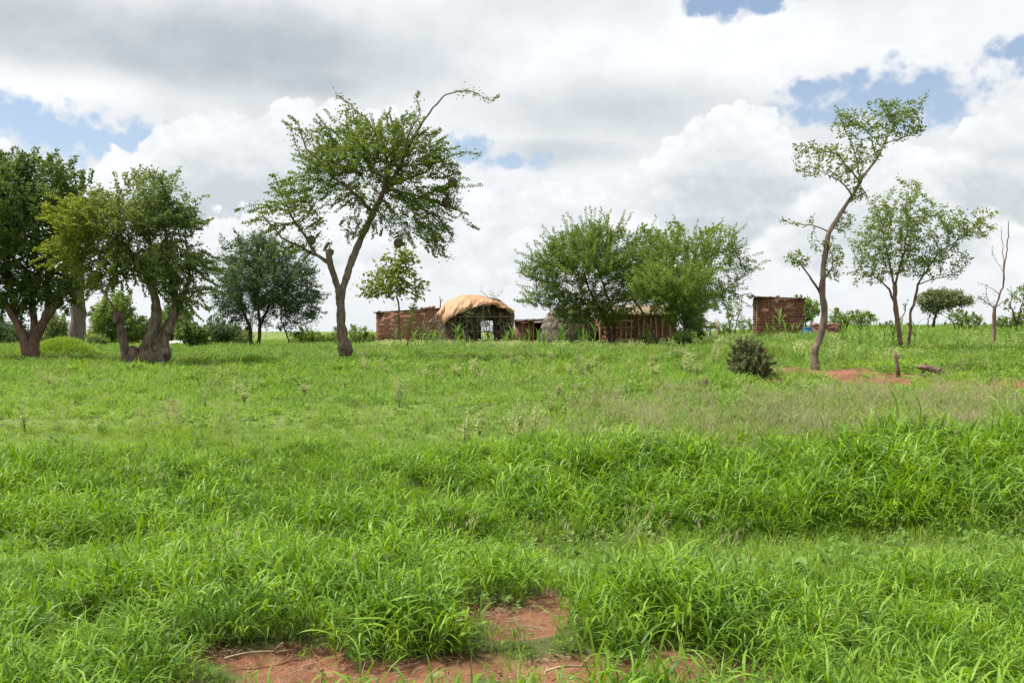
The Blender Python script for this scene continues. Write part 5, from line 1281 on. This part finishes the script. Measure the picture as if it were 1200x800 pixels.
for xx in (mx_(703), mx_(790)): 
    v, f = wall_core(xx, xx + 0.18, 0.3, 2.6, 0, hh3(367), hh3(367)).arrays(); mb.add(v, f[0])
v, f = wall_core(mx_(703), mx_(792), 2.6, 2.8, 0, hh3(367), hh3(367)).arrays(); mb.add(v, f[0])
mb.build('wall', M['mud'], pm)
mb = MB()   # bricks and stones packed between the poles
for k in range(150):
    mb.box((rng.uniform(mx_(705), mx_(770)), 0.05 + rng.uniform(0, .04), rng.uniform(0.15, hh3(370))), (rng.uniform(.1, .22), .12, rng.uniform(.06, .11)), rot_euler(0, rng.normal(0, .12), 0), 0.008)
o = mb.build('infill_brick', M['brick_red'], pm); o['kind'] = 'stuff'
for px, y1 in [(703, 366), (713, 372), (721, 383), (727, 374), (733, 378), (740, 368), (748, 368), (754, 370), (762, 369), (768, 368), (776, 368), (785, 368)]:
    pole(pm, (mx_(px + rng.normal(0, .5)), -0.05, 0), (mx_(px), -0.05, hh3(y1)), 0.038, M['pole_red'])
for y_, xa_, xb_ in [(376.5, 702, 742), (384, 706, 742), (368, 703, 790), (375, 726, 742), (398, 728, 742)]:
    pole(pm, (mx_(xa_), -0.12, hh3(y_)), (mx_(xb_), -0.12, hh3(y_ + rng.normal(0, .5))), 0.033, M['pole_red'], 'rail')
pole(pm, (mx_(703), -0.25, hh3(378)), (mx_(695), -0.25, hh3(363)), 0.035, M['white'], 'prop_pole')
sheet((mx_(704), -0.5, hh3(366.5)), (mx_(792), -0.5, hh3(366.5)), (mx_(792), 3.0, hh3(357)), (mx_(704), 3.0, hh3(357)), 40, 6, 0.10, 0.03).build('roof', M['straw'], pm)
mb = MB()
for k in range(900):
    x_ = rng.uniform(mx_(702), mx_(793)); f = rng.random(); y_ = -0.55 + 3.5 * f; z_ = hh3(366.5) + (hh3(357) - hh3(366.5)) * f + 0.04
    a = rng.normal(0, 0.5); L_ = rng.uniform(.2, .5); w2 = rng.uniform(.01, .025)
    p0 = np.array([x_, y_, z_ + rng.uniform(0, .06)]); p1 = p0 + np.array([math.sin(a) * L_, -math.cos(a) * L_, -0.10 + rng.normal(0, .05)])
    mb.add([p0 + (-w2, 0, 0), p0 + (w2, 0, 0), p1 + (w2, 0, 0), p1 + (-w2, 0, 0)], [(0, 1, 2, 3)])
o = mb.build('straw_thatch', M['straw'], pm); o['kind'] = 'stuff'
# pale disc (basin) against the wall
o = lathe([(0.0, 0.0), (0.12, 0.01), (0.15, 0.05), (0.16, 0.055), (0.12, 0.025), (0.0, 0.015)], 16).build('basin', M['stone'], None, smooth=True)
o.location = (x0 + mx_(763), D3 - 0.16, zb + hh3(389)); o.rotation_euler = (PI / 2, 0, 0); props(o, 'small pale round basin hung on the mud wall near the dark trunk', 'basin')

# white post, brown post, dark blue bundle
def post(name, label, px, d, ytop, r, mat, cat='post', lean=0.0, fork=False, group=None):
    b = gp(px, d, 0.1); h = zpix(ytop, d) - b.z
    mb = MB(); mb.tube([(0, 0, 0), (lean * 0.3, 0, h * 0.4), (lean * 0.7, 0, h * 0.75), (lean, 0, h)], [r * 1.15, r, r * 0.9, r * 0.7], 8, 0.06)
    if fork: mb.tube([(lean * 0.6, 0, h * 0.65), (lean * 0.6 + 0.1, 0, h * 0.85)], [r * .6, r * .4], 6, 0.05)
    o = mb.build(name, mat, None, smooth=True); o.location = b; props(o, label, cat, group); return o
post('fence_post', 'thin whitewashed post standing right of the feathery acacia', 832, 52, 374, 0.085, M['white'])
post('fence_post', 'brown wooden post next to the whitewashed post', 841, 54, 374.5, 0.06, M['pole_red'])
post('fence_post', 'weathered grey leaning stake at the corner of the red earth patch', 1054, 23.5, 410, 0.05, M['dead'], lean=-0.12, fork=True)
p = gp(813, 49); root_z = zpix(380, 49)
mb = lathe([(0.02, -0.28), (0.22, -0.26), (0.30, -0.1), (0.28, 0.08), (0.2, 0.24), (0.06, 0.32), (0.03, 0.40), (0.01, 0.42)], 14); v, f = mb.arrays(); v += rng.normal(0, .018, v.shape)
o = mesh_obj('cloth_bundle', v, f, M['navy'], smooth=True); o.location = (p.x, 48.5, root_z + 0.05); props(o, 'dark blue cloth bundle hanging in the shade under the feathery acacia', 'bundle')
# far white-roofed house at the left
x0 = at(190, 92); zb = zpix(407.5, 92)
fh = empty('far_house', (x0, 92, zb - 0.6), 'far low house with a pale metal roof seen under the pollard tree', 'house')
v, f = wall_core(0, 1.9, 0, 2.4, -0.4, zpix(404, 92) - zb + 0.6, zpix(404, 92) - zb + 0.6).arrays(); mesh_obj('wall', v, f, M['brick_red'], fh)
sheet((-0.15, -0.3, zpix(404.5, 92) - zb + 0.6), (2.1, -0.3, zpix(404.3, 92) - zb + 0.6), (2.1, 2.6, zpix(400.5, 92) - zb + 0.7), (-0.15, 2.6, zpix(400.5, 92) - zb + 0.7), 10, 3, 0.04).build('roof', M['whiteroof'], fh)

# grassy mound behind the dense tree
mp_ = gp(74, 35); MR = 54 * 35 / F
n1, n2 = 40, 14
aa = np.linspace(0, 2 * PI, n1 + 1)[:-1]; rr = np.linspace(0, 1.15, n2)
V = []; 
mh = zpix(399, 35) - mp_.z
for r_ in rr:
    for a in aa: V.append((MR * r_ * math.cos(a), MR * 0.8 * r_ * math.sin(a), mh * (math.cos(min(r_, 1) * PI) * 0.5 + 0.5) ** 0.8 - 0.15 * r_ ** 2))
idx = np.arange(n1 * n2).reshape(n2, n1); q = []
for a in range(n2 - 1):
    for b_ in range(n1): q.append((idx[a, b_], idx[a + 1, b_], idx[a + 1, (b_ + 1) % n1], idx[a, (b_ + 1) % n1]))
mm, nb = new_mat('mound_earth'); out(nb, principled(nb, nb.mix(nb.noise(position(nb), 5, 4), (0.07, 0.12, 0.025), (0.15, 0.21, 0.05)), 0.95, 0.1))
md_ = mesh_obj('mound', V, np.array(q), mm, smooth=True); md_.location = mp_; props(md_, 'smooth round mound of bright grass behind the dense dark tree', 'mound', kind='structure')
n = 1700; r_ = np.sqrt(rng.random(n)) * 1.05; a = U(0, 2 * PI, n)
src = [simple_tuft('mound_tuft', 30, 0.22, 0.011, 0.09, M['turf'], seg=3) for _ in range(3)]
mo = scatter('mound_grass', src, mp_.x + MR * r_ * np.cos(a), mp_.y + MR * 0.8 * r_ * np.sin(a), U(0.7, 1.1, n), 'fine bright green grass growing all over the round mound', 'grass')
co = np.empty(n * 3, np.float32); mo.data.vertices.foreach_get('co', co); co = co.reshape(-1, 3); co[:, 2] = mp_.z + mh * (np.cos(np.minimum(r_, 1) * PI) * 0.5 + 0.5) ** 0.8 - 0.15 * r_ ** 2 - 0.02; mo.data.vertices.foreach_set('co', co.ravel())

# birds' nests in the thorn tree
for px, py, dz, r_, lb in [(531, 215, -0.2, 0.13, 'round straw nest high at the outer edge of the thorn tree crown'), (524, 236, 0.1, 0.14, 'largest round straw nest hanging below the outer shoots of the thorn tree'),
                           (467, 285, 0.0, 0.13, 'dry nest hanging low between the thorn tree and the young tree'), (499, 230, 0.3, 0.10, 'small nest inside the outer crown of the thorn tree'),
                           (364, 281, 0.1, 0.13, 'twig nest on the thin side limb of the thorn tree'), (412, 200, -0.3, 0.14, 'dark twig tangle inside the lower crown of the thorn tree')]:
    mb = MB()
    v, f = lathe([(0.02, -r_ * 1.0), (r_ * 0.6, -r_ * 0.85), (r_ * 0.95, -r_ * 0.3), (r_, 0.1 * r_), (r_ * 0.75, r_ * 0.65), (r_ * 0.3, r_ * 0.95), (0.01, r_)], 12).arrays(); v += rng.normal(0, r_ * 0.07, v.shape); mb.add(v, f[0])
    for k in range(110):
        g_ = rng.normal(0, 1, 3); g_ /= np.linalg.norm(g_); t_ = np.cross(g_, rng.normal(0, 1, 3)); t_ /= np.linalg.norm(t_)
        c = g_ * r_ * 0.97; mb.tube([c - t_ * r_ * .5, c + g_ * r_ * .12, c + t_ * r_ * .6 + g_ * r_ * .05], r_ * 0.03, 3, cap=False)
    mb.tube([(0, 0, r_ * .8), (rng.normal(0, .03), 0, r_ * 1.9)], 0.008, 4)
    o = mb.build('bird_nest', M['nest']); o.location = W3(px, py, 30, dz); props(o, lb, 'nest')

# fallen wood by the path, leaf litter, dry stick in the foreground
p = gp(1092, 23.8)
mb = MB()
mb.tube([(-0.32, 0, 0.22), (-0.1, 0.05, 0.20), (0.12, 0, 0.14), (0.33, -0.05, 0.05)], [0.05, 0.075, 0.07, 0.045], 8, 0.12)
mb.tube([(-0.1, 0.05, 0.18), (-0.22, 0.0, 0.06), (-0.30, -0.05, -0.02)], [0.045, 0.04, 0.03], 6, 0.1); mb.tube([(0.1, 0, 0.12), (0.22, -0.1, 0.2)], [0.03, 0.02], 5, .1)
mb.tube([(-0.05, 0.05, 0.2), (-0.16, 0, 0.3)], [0.03, 0.015], 5, .1)
o = mb.build('fallen_log', M['dead'], smooth=True); o.location = p; props(o, 'short rotten log lying in the grass above the earth path', 'log')
p = gp(825, 20.5); mb = MB()
for k in range(60):
    c = np.array([rng.normal(0, .07), rng.normal(0, .05), rng.uniform(0.02, .16)]); e_ = c + rng.normal(0, 0.07, 3); mb.tube([c, (c + e_) / 2 + rng.normal(0, .02, 3), e_], 0.012, 4)
o = mb.build('dead_brush', M['dead']); o.location = p; props(o, 'small clump of reddish brown dead brush in the short grass left of the lone bush', 'dead brush')
d = ground_at(305, 770)
for k, (pa, pb, lb) in enumerate([((262, 777), (345, 767), 'long pale dry stalk lying on the red earth'), ((640, 792), (700, 786), 'short dry stalk lying on the red earth further along')]):
    d0_, d1_ = ground_at(*pa), ground_at(*pb); P0 = gp(pa[0], d0_); P1 = gp(pb[0], d1_); mb = MB()
    pts = []
    for t_ in np.linspace(0, 1, 7):
        q_ = P0.lerp(P1, float(t_)); q_.z = max(q_.z, float(H(q_.x, q_.y))) + 0.03 + 0.012 * math.sin(t_ * 5); pts.append(np.array(q_) - np.array(P0))
    mb.tube(pts, np.linspace(0.0085, 0.005, 7), 6, .08); mb.tube([pts[4], pts[4] + np.array([0.06, 0.02, 0.05])], 0.004, 4)
    o = mb.build('dry_stick', M['straw'], smooth=True); o.location = P0; props(o, lb, 'stick')
# stones / clods on the bare earth: uncountable
mb = MB()
for k in range(700):
    pt = _patches[rng.integers(0, len(_patches))]; x_ = pt[0] + rng.normal(0, .6) * pt[2]; y_ = pt[1] + rng.normal(0, .6) * pt[3]
    if bare(np.array([x_]), np.array([y_]))[0] < 0.4: continue
    r_ = rng.uniform(0.002, 0.007) * rng.choice([1, 1, 1, 2.2]) * (1 + 1.5 * (y_ > 15)); rock(mb, (x_, y_, float(H(x_, y_)) - 0.025 + r_ * 0.2), r_)
mb2 = MB()
for k in range(1300):
    pt = _patches[rng.integers(0, len(_patches))]; x_ = pt[0] + rng.normal(0, .7) * pt[2]; y_ = pt[1] + rng.normal(0, .7) * pt[3]
    if bare(np.array([x_]), np.array([y_]))[0] < 0.25 or y_ < 4.5: continue
    a = rng.uniform(0, PI); L_ = rng.uniform(0.03, 0.13); z_ = float(H(x_, y_)) - 0.02 + rng.uniform(0.0, 0.02); dx_, dy_ = math.cos(a) * L_, math.sin(a) * L_
    mb2.tube([(x_, y_, z_ + rng.uniform(0, .02)), (x_ + dx_ / 2 + rng.normal(0, .008), y_ + dy_ / 2, z_ + rng.uniform(0.004, .02)), (x_ + dx_, y_ + dy_, z_ + rng.uniform(0, .03))], rng.uniform(0.0012, 0.0028), 3, cap=False)
o2 = mb2.build('dry_litter', M['straw']); props(o2, 'fine dry stalks and roots strewn over the bare red earth', 'litter', kind='stuff')
o = mb.build('earth_clods', M['clod']); props(o, 'small red clods scattered on the bare earth patches', 'clods', kind='stuff')

# ------------------------------------------------------------------ maize plants
def leaf_blade(L, w, az_, th0, bend, z0, seg=6):
    V, Q, k, s_ = blades(np.array([[0, 0, z0]]), np.array([az_]), np.array([L]), np.array([w]), np.array([th0]), np.array([bend]), seg)
    return V, Q
def make_maize(hgt):
    root = bpy.data.objects.new('maize_plant', None); link(root)
    mb = MB(); mb.tube([(0, 0, -0.05), (0.01, 0, hgt * .4), (0, 0.01, hgt * .8)], [0.016, 0.013, 0.008], 6); V, f = mb.arrays()
    o = mesh_obj('stalk', V, f, M['maize'], root, {'tint': ('POINT', np.full(len(V), .6)), 'kindness': ('POINT', np.zeros(len(V)))})
    a0 = rng.uniform(0, PI)
    for i in range(8):
        f = i / 7
        V, Q = leaf_blade(hgt * rng.uniform(0.5, 0.75), rng.uniform(0.06, 0.09), a0 + i * PI + rng.normal(0, .45), 0.25 + 0.25 * (1 - f), rng.uniform(1.0, 2.0) - 0.5 * f, hgt * (0.1 + 0.7 * f))
        t_ = rng.uniform(0.1, 1)
        mesh_obj('leaf', V, Q, M['maize'], root, {'tint': ('POINT', np.full(len(V), t_)), 'kindness': ('POINT', np.full(len(V), 0.0))}, smooth=True)
    return root
def copy_tree(o, parent=None):
    c = o.copy(); COL.objects.link(c); c.parent = parent
    for ch in o.children: copy_tree(ch, c)
    return c
protos = [make_maize(0.95), make_maize(0.8), make_maize(1.1)]
used = [False] * 3
def place(protos, used, x, y, sc, label, cat, group):
    k = int(rng.integers(0, len(protos)))
    o = protos[k] if not used[k] else copy_tree(protos[k]); used[k] = True
    o.location = (x, y, float(H(x, y))); o.rotation_euler = (0, 0, rng.uniform(0, 2 * PI)); o.scale = (sc,) * 3
    o['label'] = label; o['category'] = cat; o['group'] = group
    return o
mz = []
for px0, px1, d0_, d1_, n, sc, lb, gr in [(462, 560, 46, 49, 17, 0.85, 'young maize plant in the patch before the brick house and tarpaulin hut', 'maize before the brick house'),
                                         (590, 700, 43, 47.5, 22, 0.85, 'young maize plant in the patch before the thatched dome', 'maize before the thatched dome'),
                                         (980, 1075, 31, 42, 16, 0.75, 'maize plant growing around the foot of the slim and reddish stems', 'maize around the right-hand trees'),
                                         (1080, 1195, 34, 46, 8, 0.75, 'scattered maize plant in the field towards the half-bare tree', 'maize towards the half-bare tree')]:
    for k in range(n):
        d_ = rng.uniform(d0_, d1_); place(protos, used, at(rng.uniform(px0, px1), d_), d_, sc * rng.uniform(0.7, 1.25), lb, 'maize plant', gr)
for px, d_, sc in [(913, 52, 1.75), (906, 52.5, 1.2), (920, 51, 1.1), (928, 52, 0.9), (899, 52, .8), (935, 51.5, .8)]:
    place(protos, used, at(px, d_), d_, sc, 'tall maize plant against the outhouse wall' if sc > 1.5 else 'smaller maize plant in front of the outhouse wall', 'maize plant', 'maize by the outhouse')

# ------------------------------------------------------------------ grey-green erect weeds in the field
def make_weed(hgt, nst):
    root = bpy.data.objects.new('grey_weed', None); link(root)
    mb = MB(); C, Dl = [], []
    for s_ in range(nst):
        a = rng.uniform(0, 2 * PI); ln = rng.uniform(0.05, 0.5); h = hgt * rng.uniform(0.6, 1.05)
        tp_ = np.array([math.cos(a) * math.sin(ln) * h, math.sin(a) * math.sin(ln) * h, math.cos(ln) * h])
        mb.tube([np.zeros(3) - (0, 0, .03), tp_ * .5 + rng.normal(0, .01, 3), tp_], [0.006, 0.005, 0.003], 4)
        m_ = 18; f = rng.uniform(0.15, 1, m_)[:, None]; C.append(tp_ * f); g_ = rng.normal(0, 1, (m_, 3)) * np.array([1, 1, .3]) + np.array([0, 0, .7]); Dl.append(g_ / np.linalg.norm(g_, axis=1)[:, None])
    V, f_ = mb.arrays(); mesh_obj('stem', V, f_, M['greyweed'], root, {'tint': ('POINT', np.full(len(V), .5)), 'kindness': ('POINT', np.zeros(len(V)))})
    C = np.concatenate(C); Dl = np.concatenate(Dl)
    leaves_mesh('foliage', C, Dl, 0.075, 0.020, rng.random(len(C)), np.zeros(len(C)), M['greyweed'], root, 1.0)
    return root
wp = [make_weed(0.42, 6), make_weed(0.34, 8), make_weed(0.5, 5), make_weed(0.3, 9)]; wu = [False] * 4
for lb, gr, lst in [('pale grey-green erect weed in the open middle of the field', 'grey-green weeds mid-field', [(461, 468, 1.15), (463, 476, 1), (283, 464, 1.0), (290, 470, .9), (548, 440, 1.1), (540, 444, 1), (560, 446, .9), (604, 520, 1.0), (612, 505, 1.1), (625, 512, 1), (596, 530, .9), (560, 512, .9), (548, 525, 1),
                                     (672, 470, 1.1), (690, 478, 1), (655, 465, 1), (700, 462, 1), (520, 450, .8), (400, 455, .8), (35, 505, .9), (60, 460, .9), (352, 462, .9), (240, 475, .8), (640, 490, .9), (730, 470, 1), (60, 452, .8)]),
                    ('grey-green leafy weed in the thicker growth before the huts', 'grey-green weeds before the huts', [(rng.uniform(560, 850), 410 + 34 * rng.random() ** 1.3, rng.uniform(0.8, 1.4)) for k in range(44)]),
                    ('pale weed in the low growth to the left of the huts', 'pale weeds before the thorn tree', [(rng.uniform(415, 560), rng.uniform(415, 446), rng.uniform(0.6, 1.1)) for k in range(16)])]:
    for px, py, sc in lst:
        px += rng.normal(0, 5); py += rng.normal(0, 2)
        d_ = ground_at(px, py); place(wp, wu, at(px, d_), d_, sc * rng.uniform(.85, 1.15), lb, 'weed', gr)
# unused prototypes would stay at the origin: all were placed above
